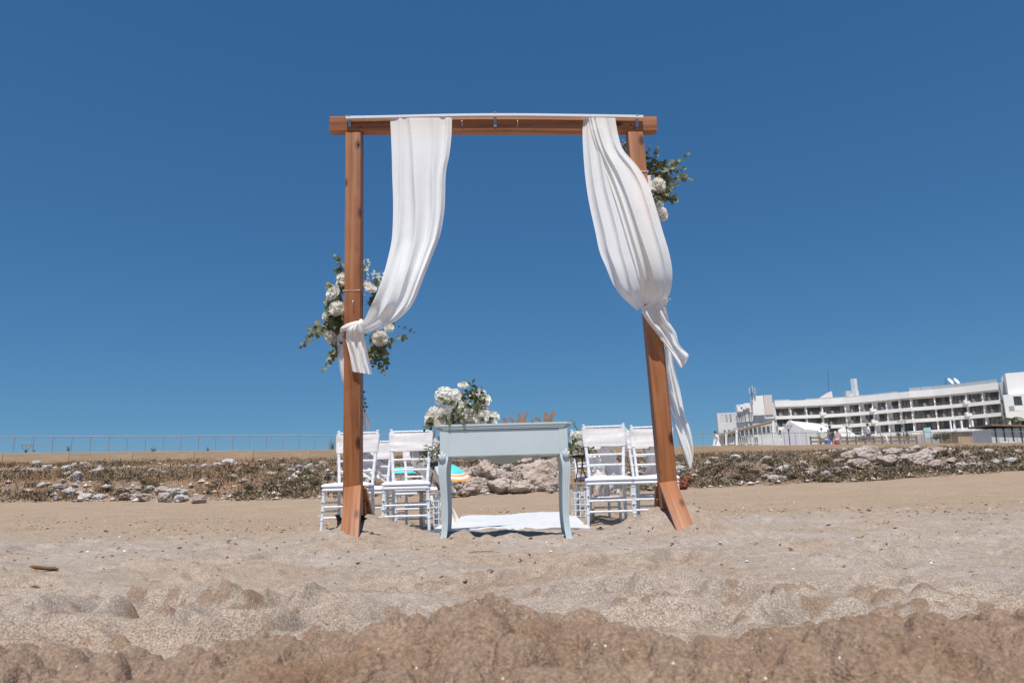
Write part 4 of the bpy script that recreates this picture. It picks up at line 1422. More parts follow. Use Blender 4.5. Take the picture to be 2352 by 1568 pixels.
# ------------------------------------------------------------------ aisle runner
def carpet():
    m, n = 90, 50
    rows, low = [], []
    for i in range(m):
        t = i / (m - 1)
        y = 5.84 + 3.9 * t
        row = []
        for k in range(n):
            u = k / (n - 1)
            e = .03 * mnoise.noise((y * 2.2, 0, 3 if u < .5 else 8)) * abs(2 * u - 1)
            x = -.70 + 1.25 * u + e + .012 * (y - 5.84)
            yy = y + .05 * mnoise.noise((u * 3, 1.0, t * .1)) * (1 if i in (0, m - 1) else .6)
            wv = .010 * mnoise.noise((x * .9, y * 4.0, 1)) + .010 * mnoise.noise((x * 1.2, y * 9, 6))
            row.append((x, yy, wv))
        rows.append(row)
    X = np.array([[p[0] for p in r] for r in rows]); Y = np.array([[p[1] for p in r] for r in rows]); W = np.array([[p[2] for p in r] for r in rows])
    base = sum(H(X + dx, Y + dy) for dx in (-.15, 0, .15) for dy in (-.15, 0, .15)) / 9
    Z = np.maximum(base, .6 * base + .4 * H(X, Y)) + .022 + W
    front = np.clip(1 - np.arange(m) / 2.0, 0, 1)[:, None]
    Z = Z + .012 * (1 - front)
    top = [[(X[i, k], Y[i, k], Z[i, k]) for k in range(n)] for i in range(m)]
    b = MB().grid(top)
    # rolled front edge
    b.grid([[(X[0, k], Y[0, k] - d, Z[0, k] + dz) for k in range(n)] for d, dz in ((0, 0), (.010, -.004), (.012, -.014), (.006, -.020))])
    o = b.build('aisle_carpet', MT['carpet'], None, True)
    lowb = MB().grid([[(X[0, k], Y[0, k] - d, Z[0, k] + dz) for k in range(n)] for d, dz in ((.006, -.020), (.002, -.036), (.03, -.05))])
    u = lowb.build('underlay_edge', MT['carpet_back'], o, True)
    sides = MB()
    for k in (0, n - 1):
        sides.grid([[(X[i, k], Y[i, k], Z[i, k] + dz) for i in range(m)] for dz in (0, -.05)])
    sides.build('side_edge', MT['carpet'], o, True)
    tag(o, 'wrinkled white aisle carpet lying on the sand beyond the table legs', 'carpet')


carpet()

# ------------------------------------------------------------------ lattice pedestals with aisle flowers
def pedestal(x, y, label, flabel, seed, mirror):
    z = hz(x, y) - .01
    T = thing('lattice_pedestal', label, 'pedestal', (x, y, z), rad(4 * mirror), 'lattice pedestals along the aisle')
    h, w = .34, .22
    for sx in (-1, 1):
        for sy in (-1, 1):
            MB().box((sx * (w / 2 - .012), sy * (w / 2 - .012), h / 2), (.024, .024, h), bev=.002).build('corner_post', MT['box'], T)
    MB().box((0, 0, h + .011), (w + .04, w + .04, .022), bev=.003).build('lid', MT['wornwood'], T)
    MB().box((0, 0, .02), (w - .002, w - .002, .03)).build('base', MT['box'], T)
    for sy in (-1, 1):
        for ax in (0, 1):
            b = MB()
            for q in np.linspace(.05, h - .02, 6):
                c, s = ((0, sy * (w / 2 - .012), q), (w - .05, .008, .008)) if ax == 0 else ((sy * (w / 2 - .012), 0, q), (.008, w - .05, .008))
                b.box(c, s)
            for q in np.linspace(-w / 2 + .04, w / 2 - .04, 4):
                c, s = ((q, sy * (w / 2 - .014), h / 2), (.008, .006, h - .02)) if ax == 0 else ((sy * (w / 2 - .014), q, h / 2), (.006, .008, h - .02))
                b.box(c, s)
            for sg in (-1, 1):
                L = .15
                rm = Matrix.Rotation(rad(45 * sg), 4, 'Y' if ax == 0 else 'X')
                c = (0, sy * (w / 2 - .010), h - .09) if ax == 0 else (sy * (w / 2 - .010), 0, h - .09)
                b.box(c, (.008, .006, L) if ax == 0 else (.006, .008, L), rm.to_3x3())
            b.build('lattice', cm, T)
    F = thing('aisle_flowers', flabel, 'flowers', (x, y, z + h + .022))
    # tripod of twigs carrying a shallow bowl
    for a in (0.3, 2.4, 4.5):
        MB().tube([(.07 * math.cos(a), .07 * math.sin(a), 0), (.03 * math.cos(a + .4), .03 * math.sin(a + .4), .12), (.045 * math.cos(a + .8), .045 * math.sin(a + .8), .24)], .006, 6).build('twig_leg', MT['twig'], F, True)
    MB().tube([(0, 0, .225), (0, 0, .23), (0, 0, .255), (0, 0, .26)], [.05, .075, .085, .06], 14).build('bowl', MT['frame'], F, True)
    r_ = random.Random(seed)
    for k in range(9):
        a = r_.uniform(0, 6.28); r0 = r_.uniform(.01, .085)
        place('rose', ROSES[k % 3], F, (r0 * math.cos(a), r0 * math.sin(a) - .03, .29 + r_.uniform(0, .16) - r0 * .3), (math.cos(a), -1.2, .7), r_.uniform(.030, .042), k)
    place('hydrangea', florets('hydrangea_head', .05, 36, seed), F, (.02 * mirror, -.02, .44), (0, -.5, 1))
    for k in range(12):
        a = r_.uniform(0, 6.28)
        st = Vector((.03 * math.cos(a), .03 * math.sin(a), .28 + r_.uniform(0, .1)))
        d = Vector((math.cos(a) * .11, math.sin(a) * .08 - .04, r_.uniform(-.12, .16)))
        sprig(F, [tuple(st), tuple(st + d * .5 + Vector((0, 0, .02))), tuple(st + d)], LEAF_L if k % 2 else LEAF_R, .07, 4, seed * 9 + k, name='leaf_spray', tip=.7)
    for k in range(3):
        sprig(F, [(.02 * k, -.02, .45), (.03 * mirror, -.03, .52), (.05 * mirror - .02 * k, -.03, .60)], LEAF_E, .016, 6, seed + 50 + k, name='fine_sprig', tip=.6)


pedestal(-.80, 7.15, 'white lattice pedestal with worn wooden lid behind the table leg nearest the upright post', 'white roses with trailing leaves beside the wrinkled-sash chair', 41, 1)
pedestal(.63, 7.25, 'white lattice pedestal with worn wooden lid on the smooth-sash chair side of the aisle', 'white roses with long pointed leaves beside the smooth-sash chair', 57, -1)


# ------------------------------------------------------------------ black plastic scraps weighting the arch feet
def scrap(px, py, Y, lab, size, rz, tilt, curl, seed):
    p = P(px, py, Y)
    rows = []
    for i in range(8):
        t = i / 7 - .5
        row = []
        for k in range(12):
            a = (k / 11 - .5) * curl
            r0 = size[1] / max(curl, .5)
            n_ = .008 * mnoise.noise((t * 7 + seed, k * .9, seed))
            row.append((t * size[0], (r0 + n_) * math.sin(a) * 1.0, (r0 + n_) * (math.cos(a) - math.cos(curl / 2)) + n_))
        rows.append(row)
    o = MB().grid(rows).build('black_plastic_scrap', MT['black'], None, True, 60)
    md = o.modifiers.new('thick', 'SOLIDIFY'); md.thickness = .004
    o.location = p; o.rotation_euler = (tilt[0], tilt[1], rz)
    tag(o, lab, 'plastic scrap')


scrap(849, 1233, 4.82, 'crumpled black plastic roll half buried by the foot of the upright post', (.13, .07), rad(-12), (0, rad(14)), 3.5, 1)
scrap(838, 1193, 5.02, 'bent black plastic strip sticking out beside the upright post boards', (.07, .05), rad(40), (0, rad(38)), 2.2, 2)
scrap(776, 1197, 5.08, 'black plastic sheet propped against the far edge of the upright post foot', (.07, .10), rad(80), (rad(80), 0), 1.2, 3)
scrap(1489, 1193, 4.98, 'small black plastic flap poking from the sand heap at the leaning post', (.06, .05), rad(30), (rad(30), rad(-30)), 1.0, 4)
scrap(1606, 1203, 4.92, 'black plastic pipe half buried beside the leaning post foot board', (.14, .06), rad(-28), (0, rad(22)), 3.6, 5)
scrap(1603, 1192, 5.02, 'torn black plastic box corner standing behind the leaning post foot', (.08, .08), rad(10), (rad(60), 0), 1.4, 6)

# ------------------------------------------------------------------ small litter on the sand
def stick(px, py, ln, rz, r0, mat, name, lab, cat, bend=.01, lift=.004):
    p = R(px, py, 1.0)
    d = Vector((math.cos(rz), math.sin(rz), 0))
    pts = []
    for t in np.linspace(-.5, .5, 7):
        q = p + d * ln * t
        pts.append((q.x - p.x, q.y - p.y + bend * math.sin(t * 4), hz(q.x, q.y) - p.z + lift + r0))
    o = MB().tube(pts, [r0 * .5] + [r0] * 5 + [r0 * .4], 6).build(name, MT[mat], None, True)
    o.location = p
    tag(o, lab, cat)


stick(1105, 1270, .15, rad(15), .004, 'straw', 'reed_stalk', 'long pale reed stalk lying on sand in front of the table', 'stalk')
stick(75, 1311, .035, rad(100), .006, 'orange', 'paper_stub', 'small orange paper stub lying on bare sand', 'litter')
stick(100, 1312, .11, rad(8), .008, 'twig', 'driftwood', 'brown driftwood piece beside the orange stub', 'driftwood')
stick(3450 * .574, 1268 * .0 + 2150 * .574, .16, rad(35), .004, 'straw', 'reed_stalk', 'thin straw stalk on the sand beyond the leaning post', 'stalk')
b = MB()
p = R(1035, 1252, 1.5)
for k in range(9):
    a = rad(random.uniform(-40, 20)); l_ = random.uniform(.04, .08)
    b.tube([(0, 0, .004), (l_ * .5 * math.cos(a), l_ * .5 * math.sin(a), .015), (l_ * math.cos(a), l_ * math.sin(a), random.uniform(.003, .02))], .0016, 4)
o = b.build('straw_tuft', MT['straw']); o.location = p
tag(o, 'splayed tuft of yellow straw on sand at the foot of the table', 'straw')
p = R(1793, 1178 * 0 + (1700 + 975 / 3.135) * .574 * 0 + 1158, 2)


def litter():
    """Uncountable flecks of dry weed, leaf and shell over the sand."""
    r_ = np.random.default_rng(9)
    vs, fs, mi = [], [], []
    N = 3600
    px = r_.random(N) * 2500 - 74
    band = r_.random(N)
    py = np.where(band < .42, 1192 + 9 * r_.normal(size=N) + 12 * np.sin(px / 310), np.where(band < .8, 1180 + 110 * r_.random(N) ** 1.5, 1150 + 330 * r_.random(N)))
    py = py - (px - 1176) * .02
    d = np.array([list(_f)]) + np.outer((px - 1176) / FPX, list(_r)) - np.outer((py - 784) / FPX, list(_u))
    ok = d[:, 2] < -.012
    t = np.where(ok, (-.31 + .0) / np.minimum(d[:, 2], -.012), 0)
    X, Y = d[:, 0] * t, d[:, 1] * t
    ok &= (Y > 2.6) & (Y < 22)
    X, Y = X[ok], Y[ok]
    Z = H(np.concatenate([X, np.zeros(401)]), np.concatenate([Y, np.full(401, 5.)]))[:len(X)]
    for x, y, z in zip(X, Y, Z):
        sh = r_.random()
        s = (.0085 if sh > .22 else .0045) * (.5 + 1.3 * r_.random() ** 2) * (1 + .11 * y)
        a = r_.random() * 6.28
        asp = (.18 + .4 * r_.random()) if sh > .22 else .8
        up = .25 + r_.random() * .8
        ca, sa = math.cos(a), math.sin(a)
        l, w = s, s * asp
        o = len(vs)
        c = .0015
        vs += [(x - ca * l, y - sa * l, z + c), (x + sa * w, y - ca * w, z + c + up * w), (x + ca * l, y + sa * l, z + c + up * l * .5), (x - sa * w, y + ca * w, z + c), (x, y, z + c + up * l * .6)]
        fs += [(o, o + 1, o + 4), (o + 1, o + 2, o + 4), (o + 2, o + 3, o + 4), (o + 3, o, o + 4)]
        mi += [1 if sh < .22 else (2 if sh < .34 else 0)] * 4
    me = bpy.data.meshes.new('beach_litter')
    me.from_pydata(vs, [], fs)
    for k in ('seaweed', 'shellwhite', 'straw'):
        me.materials.append(MT[k])
    me.polygons.foreach_set('material_index', mi)
    o = link('beach_litter', me)
    tag(o, 'dry brown weed flecks and white shell bits strewn over the sand', 'litter', kind='stuff')


litter()

# ------------------------------------------------------------------ promenade wall and railing
def wall_pts(x0, x1, n):
    xs = np.linspace(x0, x1, n)
    return [(float(x), float(y_wall(np.array([x]))[0])) for x in xs]


WALL = thing('promenade_wall', 'long low tan concrete wall along the top of the stony bank', 'wall', (0, 47, 2.0))
wp = wall_pts(-45, 90, 46)
for i in range(45):
    (xa, ya), (xb, yb) = wp[i], wp[i + 1]
    L = math.hypot(xb - xa, yb - ya); a = math.atan2(yb - ya, xb - xa)
    b = MB().box((0, 0, 0), (L - .015, .32, .9 + .01 * math.sin(i * 2.3)), bev=.012)
    o = b.build('wall_block', MT['concrete'], WALL)
    o.location = ((xa + xb) / 2, (ya + yb) / 2 - 47, WALL_TOP - .45 - 2.0 + .006 * math.sin(i * 1.7))
    o.rotation_euler = (0, 0, a)

RAILG = thing('promenade_railing', 'thin metal cable railing running along the top of the tan wall', 'railing', (0, 47, WALL_TOP))
RH = .86
npost = 138
rp = wall_pts(-45, 75, npost)
post_me = MB().box((0, 0, RH / 2), (.03, .03, RH)).mesh('post', MT['railgrey'])
for (x, y) in rp:
    o = link('post', post_me, RAILG, (x, y - 47, -.01))
ends = [(rp[0][0], rp[0][1] - 47), (rp[-1][0], rp[-1][1] - 47)]
MB().tube([(x, y - 47, RH) for x, y in rp[::5] + [rp[-1]]], .022, 8).build('handrail', MT['railgrey'], RAILG, True)
for k in range(6):
    z = .10 + .12 * k
    MB().tube([(ends[0][0], ends[0][1], z), (ends[1][0], ends[1][1], z)], .004, 4).build('cable', MT['cable'], RAILG)


# ------------------------------------------------------------------ boulders
def rock_mesh(seed, mat, sub=4, ang=1.0):
    bm = bmesh.new()
    bmesh.ops.create_icosphere(bm, subdivisions=sub, radius=1)
    r_ = random.Random(seed)
    planes = [(Vector((r_.gauss(0, 1), r_.gauss(0, 1), r_.gauss(0, 1))).normalized(), r_.uniform(.55, .9)) for _ in range(9)]
    for v in bm.verts:
        p = v.co.copy()
        for nrm, d in planes:
            e = p.dot(nrm) - d
            if e > 0:
                p -= nrm * e * .85 * ang
        q = p * 1.3 + Vector((seed * 3.1, seed, 0))
        p *= 1 + .24 * mnoise.noise(q) + .18 * mnoise.noise(q * 2.4) - .16 * abs(mnoise.noise(q * 4.0)) + .09 * mnoise.noise(q * 8.5)
        v.co = p
    me = bpy.data.meshes.new('rock')
    bm.to_mesh(me); bm.free()
    me.materials.append(mat)
    me.polygons.foreach_set('use_smooth', [True] * len(me.polygons))
    me.set_sharp_from_angle(angle=rad(24))
    return me


RK = [rock_mesh(s, MT['rock']) for s in range(1, 9)]
RKW = [rock_mesh(s + 20, MT['rockwhite']) for s in range(1, 7)]
ROCKRED = rock_mesh(50, MT['rockred'])


def rock(px, py, w, h, data, lab, group=None, d=None, rz=None, tilt=0.0, sink=.3):
    """w,h: photo size of the boulder; it sits on the bank where it is seen."""
    p = R(px, py + h * .35, 8)
    k = p.y / FPX
    W, Hh = w * k / 2 * 1.12, h * k / 2 * 1.35
    o = link('boulder', data)
    o.location = (p.x, p.y + W * .3, p.z + Hh * (1 - sink))
    o.rotation_euler = (tilt * .5, tilt, random.uniform(0, 6.28) if rz is None else rz)
    D = d or max(W * .8, Hh)
    o.scale = (W, D, Hh) if rz is not None else ((W + D) / 2, (W + D) / 2, Hh)
    tag(o, lab, 'boulder', group)
    return o


# the heap seen between the table legs
mid = [
    (1250, 1105, 92, 62, 0, 'big rough overhanging boulder at the foot of the bank, shadow gap beneath', 0.0),
    (1112, 1097, 62, 44, 1, 'broad pitted boulder in the heap beyond the striped parasol', .3),
    (1068, 1100, 36, 34, 2, 'upright blocky boulder beside the pitted one at the sand edge', .9),
    (1120, 1072, 26, 28, 3, 'narrow tilted slab standing on top of the rock heap', .5),
    (1137, 1076, 20, 14, 4, 'small pale wedge of stone beside the tilted slab', .2),
    (1163, 1084, 44, 26, 5, 'rounded limestone lump right of the tilted slab', .1),
    (1199, 1080, 34, 18, 6, 'flat loaf-shaped stone on top of the overhanging boulder', 0.0),
    (1213, 1066, 50, 36, 7, 'creamy craggy boulder high in the heap under the green bushes', .0),
    (1178, 1103, 26, 26, 2, 'tan cube-like stone wedged between the heap boulders', .2),
    (1150, 1122, 64, 30, 1, 'low crumbling ledge stone meeting the sand below the heap', .0),
    (1195, 1124, 60, 26, 3, 'wide knobbly ledge stone in front of the shadow gap', .0),
    (1095, 1120, 56, 30, 0, 'broken ledge stone with a green weed growing on it', .0),
    (1050, 1118, 50, 34, 4, 'grey layered boulder under the edge of the parasol', .0),
    (1075, 1132, 50, 16, 6, 'low flat stone at the sand edge below the grey layered boulder', .0),
    (1275, 1122, 40, 22, 5, 'small brown boulder tucked under the overhanging one', .0),
    (1275, 1078, 40, 34, 2, 'pale cracked boulder behind the curved table leg', .0),
    (1035, 1092, 44, 34, 7, 'jagged boulder just behind the parasol pole', .3),
    (1150, 1096, 30, 24, 6, 'mid-sized weathered stone between ledge and tan cube-like stone', .4),
]
for (px, py, w, h, k, lab, tl_) in mid:
    rock(px, py, w, h, RK[k], lab, rz=tl_ * 3, tilt=tl_ * .4)
for k_, (px, py, w, h) in enumerate(((1020, 1112, 30, 20), (1060, 1084, 24, 18), (1085, 1082, 22, 16), (1098, 1108, 22, 16), (1130, 1110, 24, 16), (1160, 1108, 22, 18), (1142, 1090, 20, 14), (1180, 1118, 26, 16), (1222, 1126, 26, 14), (1245, 1082, 26, 18), (1190, 1092, 22, 16), (1262, 1128, 24, 12), (1115, 1130, 22, 10), (1040, 1132, 26, 12), (1020, 1098, 24, 16), (1080, 1118, 18, 12), (1230, 1070, 22, 14), (1170, 1072, 20, 12), (1140, 1130, 18, 8), (1210, 1098, 20, 14))):
    rock(px, py, w, h, (RK if k_ % 4 else RKW)[k_ % 6], 'small broken stone filling gaps in the rock heap beyond the table', 'small stones in the rock heap', sink=.4)
rock(1112 + 8, 1070, 18, 32, RK[3], 'thin upright shard leaning on the tilted slab', rz=.2, tilt=.5)
# large ones on the far side of the leaning post
for (px, py, w, h, k, lab) in (
    (2000, 1050, 58, 34, 0, 'round millstone-like boulder with a hollow, below the tan wall'), (2046, 1062, 50, 22, 1, 'smooth sloping slab right below the millstone-like boulder'), (2058, 1045, 56, 26, 4, 'dark creviced boulder beside the millstone-like one'),
    (2105, 1036, 44, 18, 5, 'pinkish pale slab lying against the tan wall base'), (2110, 1060, 60, 26, 2, 'long rugged boulder above the dead brush at the sand edge'), (2135, 1050, 40, 24, 6, 'grey boulder beside the long rugged one'), (2160, 1040, 52, 22, 7, 'low grey rock pile stone under the tan wall'), (2150, 1072, 40, 20, 3, 'crumbling pale rock at the end of the dead brush'), (1975, 1068, 44, 20, 2, 'stone half hidden by scrub below the millstone-like boulder'), (1960, 1050, 40, 20, 6, 'dull stone leaning at the side of the millstone-like boulder')):
    rock(px, py, w, h, RK[k], lab, rz=random.uniform(-.4, .4))
rock(1576, 1106, 30, 14, ROCKRED, 'dark red stone at the sand edge beside the leaning post', rz=.2)
rock(1570, 1118, 34, 16, ROCKRED, 'rusty red boulder half sunk in the sand by the leaning post', rz=.9)
rock(1562, 1082, 26, 22, RKW[1], 'bright white boulder just above the red stones', rz=.9)
# white blocks along the bank
G1 = 'white limestone blocks scattered over the bank'
L1 = 'whitish limestone block lying in the brown scrub of the bank'
for (px, py, w, h) in ((80, 1068, 26, 14), (104, 1074, 16, 10), (112, 1073, 12, 9), (167, 1071, 20, 12), (150, 1078, 24, 16), (192, 1069, 22, 12), (200, 1072, 14, 6), (245, 1058, 26, 12), (166, 1084, 12, 8), (152, 1091, 20, 12), (170, 1097, 34, 20), (95, 1116, 22, 10), (119, 1112, 8, 6), (128, 1121, 26, 14), (146, 1121, 12, 8), (172, 1117, 20, 10), (157, 1131, 26, 16), (99, 1147, 16, 8), (132, 1147, 22, 8), (40, 1083, 8, 6), (60, 1070, 8, 5), (143, 1106, 16, 9), (190, 1145, 34, 9), (225, 1143, 30, 9), (218, 1085, 30, 16), (235, 1076, 14, 7),
                       (275, 1126, 26, 12), (300, 1128, 30, 14), (315, 1124, 20, 9), (345, 1123, 22, 8), (370, 1130, 34, 14), (400, 1132, 34, 14), (420, 1134, 24, 12), (285, 1142, 34, 14), (330, 1144, 36, 12), (375, 1146, 40, 12), (412, 1147, 36, 10), (455, 1150, 34, 9), (350, 1084, 26, 7), (375, 1085, 18, 6),
                       (424, 1072, 12, 10), (440, 1072, 16, 9), (470, 1073, 24, 9), (500, 1070, 24, 12), (524, 1062, 32, 14), (533, 1070, 16, 10), (548, 1078, 14, 8), (565, 1067, 12, 7), (535, 1096, 18, 9), (555, 1104, 22, 9), (546, 1090, 12, 9), (495, 1106, 14, 8), (500, 1112, 18, 6), (470, 1100, 12, 7), (600, 1077, 18, 8), (620, 1092, 24, 9), (650, 1072, 20, 8), (668, 1080, 18, 8), (684, 1075, 22, 10), (708, 1073, 18, 12), (741, 1068, 20, 14), (726, 1072, 12, 8), (752, 1077, 10, 7), (512, 1134, 12, 7), (700, 1098, 8, 6), (760, 1090, 16, 8), (765, 1098, 12, 7),
                       (1713, 1068, 10, 12), (1690, 1056, 34, 5), (1765, 1058, 36, 6), (1640, 1056, 26, 5), (1800, 1080, 34, 8), (1770, 1078, 22, 6), (1845, 1070, 22, 16), (1835, 1068, 12, 8), (1780, 1101, 34, 9), (1760, 1096, 20, 7), (1800, 1100, 22, 9), (1650, 1097, 20, 7), (1660, 1105, 16, 6), (1620, 1090, 14, 8), (1600, 1086, 12, 7), (1860, 1090, 20, 12), (1895, 1092, 30, 10), (1920, 1082, 24, 12), (1930, 1060, 22, 10), (1900, 1050, 20, 8), (1945, 1078, 22, 12), (1880, 1044, 22, 8), (1915, 1038, 20, 9), (1940, 1035, 18, 9),
                       (2190, 1060, 26, 7), (2220, 1046, 28, 7), (2240, 1056, 26, 6), (2275, 1040, 26, 7), (2300, 1046, 24, 6), (2210, 1070, 30, 7), (2250, 1072, 26, 6), (2290, 1064, 24, 6), (2325, 1060, 30, 7), (2340, 1040, 24, 8), (2180, 1080, 26, 7), (2315, 1075, 26, 6),
                       (855, 1060, 16, 8), (880, 1095, 20, 10), (900, 1108, 24, 10), (930, 1118, 26, 10), (960, 1110, 24, 12), (985, 1118, 22, 14), (840, 1115, 20, 9), (815, 1122, 26, 10), (790, 1112, 22, 10), (770, 1120, 22, 9), (1340, 1070, 26, 14), (1365, 1085, 26, 14), (1390, 1076, 28, 14), (1415, 1092, 26, 13), (1330, 1100, 26, 16), (1360, 1110, 30, 14), (1400, 1110, 26, 12), (1440, 1100, 26, 12), (1470, 1090, 24, 12), (1490, 1078, 22, 12), (1460, 1112, 28, 10), (1500, 1105, 24, 10), (1430, 1068, 20, 9), (1380, 1060, 18, 8)):
    # nothing but where it lies sets one of these blocks apart
    if px < 780:
        wh = 'on the path side of the arch'
    elif px < 1550:
        wh = 'behind the white chairs'
    else:
        wh = 'below the hotel'
    up_ = (1130 - .027 * (px - 1176)) - py
    lv = 'high under the tan wall' if up_ > 62 else 'halfway up the bank' if up_ > 24 else 'low at the sand edge'
    sz = 'large' if w >= 26 else 'middling' if w >= 17 else 'small'
    lab, grp = sz + ' whitish limestone block ' + lv + ', ' + wh, sz + ' limestone blocks ' + lv + ' ' + wh
    rock(px, py, w, max(h, w * .48), (RKW if random.random() < .62 else RK)[random.randrange(6)], lab, grp)


# rubble too small to count
def rubble():
    r_ = np.random.default_rng(5)
    n = 5200
    x = r_.uniform(-34, 46, n)
    t = r_.random(n) ** 1.8
    yf, yw = y_foot(x), y_wall(x)
    y = yf + .25 + (yw - yf) * t * .95
    m = fbm(x / 3.0, y / 2.2, 3, 201) + .30 * (t < .08) > .02
    x, y = x[m], y[m]
    z = H(x, y)
    s = .035 + .12 * r_.random(len(x)) ** 3
    base = np.array([[0, 0, 1], [.9, 0, .25], [.3, .85, .2], [-.75, .5, .3], [-.75, -.5, .15], [.3, -.85, .2], [0, 0, -.5]])
    tri = np.array([[0, 1, 2], [0, 2, 3], [0, 3, 4], [0, 4, 5], [0, 5, 1], [6, 2, 1], [6, 3, 2], [6, 4, 3], [6, 5, 4], [6, 1, 5]])
    a = r_.random(len(x)) * 6.28
    B = base[None] * (.7 + .6 * r_.random((len(x), 7, 1))) * s[:, None, None] * np.array([1.2, 1, .8])
    bx = B[..., 0] * np.cos(a)[:, None] - B[..., 1] * np.sin(a)[:, None] + x[:, None]
    by = B[..., 0] * np.sin(a)[:, None] + B[..., 1] * np.cos(a)[:, None] + y[:, None]
    bz = B[..., 2] + (z + s * .2)[:, None]
    v = np.stack([bx, by, bz], -1).reshape(-1, 3)
    f = (tri[None] + 7 * np.arange(len(x))[:, None, None]).reshape(-1, 3)
    me = bpy.data.meshes.new('bank_rubble')
    me.from_pydata(v.tolist(), [], f.tolist())
    me.materials.append(MT['rockwhite']); me.materials.append(MT['rock'])
    me.polygons.foreach_set('material_index', np.repeat((r_.random(len(x)) > .45).astype(np.int32), 10))
    tag(link('bank_rubble', me), 'small stones and rubble strewn over the bank', 'rubble', kind='stuff')


rubble()


# scrub and dry grass: one mass each
def blades(name, mat, n, per, mask, hgt, wid, lab, seed, spread):
    r_ = np.random.default_rng(seed)
    x = r_.uniform(-34, 46, n)
    t = r_.random(n) ** 1.7
    yf, yw = y_foot(x), y_wall(x)
    y = yf + .15 + (yw - yf - .4) * t
    ok = mask(x, y, t, r_.random(n))
    x, y = x[ok], y[ok]
    k = len(x)
    ts = (.55 + .9 * r_.random(k))
    x = np.repeat(x, per) + r_.normal(size=k * per) * spread * np.repeat(ts, per)
    y = np.repeat(y, per) + r_.normal(size=k * per) * spread * np.repeat(ts, per)
    ts = np.repeat(ts, per)
    z = H(x, y) - .02
    hh = hgt * ts * (.5 + .8 * r_.random(len(x)))
    a = r_.random(len(x)) * 6.28
    ln = r_.normal(size=(len(x), 2)) * .45 * hh[:, None]
    w = wid * (.6 + .8 * r_.random(len(x)))
    dx, dy = np.cos(a) * w, np.sin(a) * w
    p0 = np.stack([x - dx, y - dy, z], -1); p1 = np.stack([x + dx, y + dy, z], -1)
    p2 = np.stack([x + dx * .7 + ln[:, 0] * .45, y + dy * .7 + ln[:, 1] * .45, z + hh * .6], -1)
    p3 = np.stack([x + ln[:, 0], y + ln[:, 1], z + hh], -1)
    p4 = np.stack([x - dx * .7 + ln[:, 0] * .45, y - dy * .7 + ln[:, 1] * .45, z + hh * .6], -1)
    v = np.stack([p0, p1, p2, p3, p4], 1).reshape(-1, 3)
    o5 = 5 * np.arange(len(x))[:, None]
    f = np.concatenate([o5 + np.array([0, 1, 2, 4])[None]], 1)
    f3 = o5 + np.array([4, 2, 3])[None]
    me = bpy.data.meshes.new(name)
    me.from_pydata(v.tolist(), [], f.tolist() + f3.tolist())
    me.materials.append(mat)
    tag(link(name, me), lab, name.replace('_', ' '), kind='stuff')


def scrub():
    """Low matted bushes: small leaf faces in flattened domes."""
    r_ = np.random.default_rng(13)
    n, per = 8500, 30
    x = r_.uniform(-34, 46, n); t = r_.random(n) ** 1.9
    yf, yw = y_foot(x), y_wall(x)
    y = yf + .3 + (yw - yf - .8) * t
    ok = (fbm(x / 4.5, y / 1.7, 3, 301) > -.06) & ~((x < -13.5) & (np.abs(t - .62 - .012 * (x + 20)) < .08)) & ~((np.abs(x - 1.0) < 2.4) & (t < .35))
    x, y = x[ok], y[ok]; k = len(x)
    R0 = .22 + .42 * r_.random(k) ** 1.5
    z = H(x, y)
    a = r_.random((k, per)) * 6.283; q = np.sqrt(r_.random((k, per)))
    h = (1 - q ** 2) ** .5 * (.5 + .5 * r_.random((k, per)))
    cx = x[:, None] + R0[:, None] * q * np.cos(a); cy = y[:, None] + R0[:, None] * q * np.sin(a)
    cz = z[:, None] + R0[:, None] * .42 * h
    C = np.stack([cx, cy, cz], -1).reshape(-1, 3)
    N = len(C)
    d1 = r_.normal(size=(N, 3)); d1[:, 2] += .4; d1 /= np.linalg.norm(d1, axis=1)[:, None]
    d2 = np.cross(d1, r_.normal(size=(N, 3))); d2 /= np.linalg.norm(d2, axis=1)[:, None]
    s = (.05 + .06 * r_.random(N))[:, None]
    v = np.stack([C, C + d1 * s * .5 + d2 * s * .3, C + d1 * s * 1.3, C + d1 * s * .5 - d2 * s * .3], 1).reshape(-1, 3)
    f = (4 * np.arange(N)[:, None] + np.arange(4)[None])
    me = bpy.data.meshes.new('bank_scrub')
    me.from_pydata(v.tolist(), [], f.tolist())
    me.materials.append(MT['scrub'])
    tag(link('bank_scrub', me), 'low grey brown scrub matting the stony bank', 'scrub', kind='stuff')


scrub()
blades('dry_grass', MT['drygrass'], 7500, 13, lambda x, y, t, q: (((x < -10) & (fbm(x / 5, y / 2, 2, 311) + .05 * (-x - 12) > -.25)) | ((t > .86) & (q < .4)) | (fbm(x / 5, y / 2, 2, 321) > .32)) & (t > .02) & ~((x < -13.5) & (np.abs(t - .62 - .012 * (x + 20)) < .08)) & ~((np.abs(x - 1.0) < 2.4) & (t < .5)), .20, .014, 'reddish dry grass on the bank and under the wall', 4, .24)


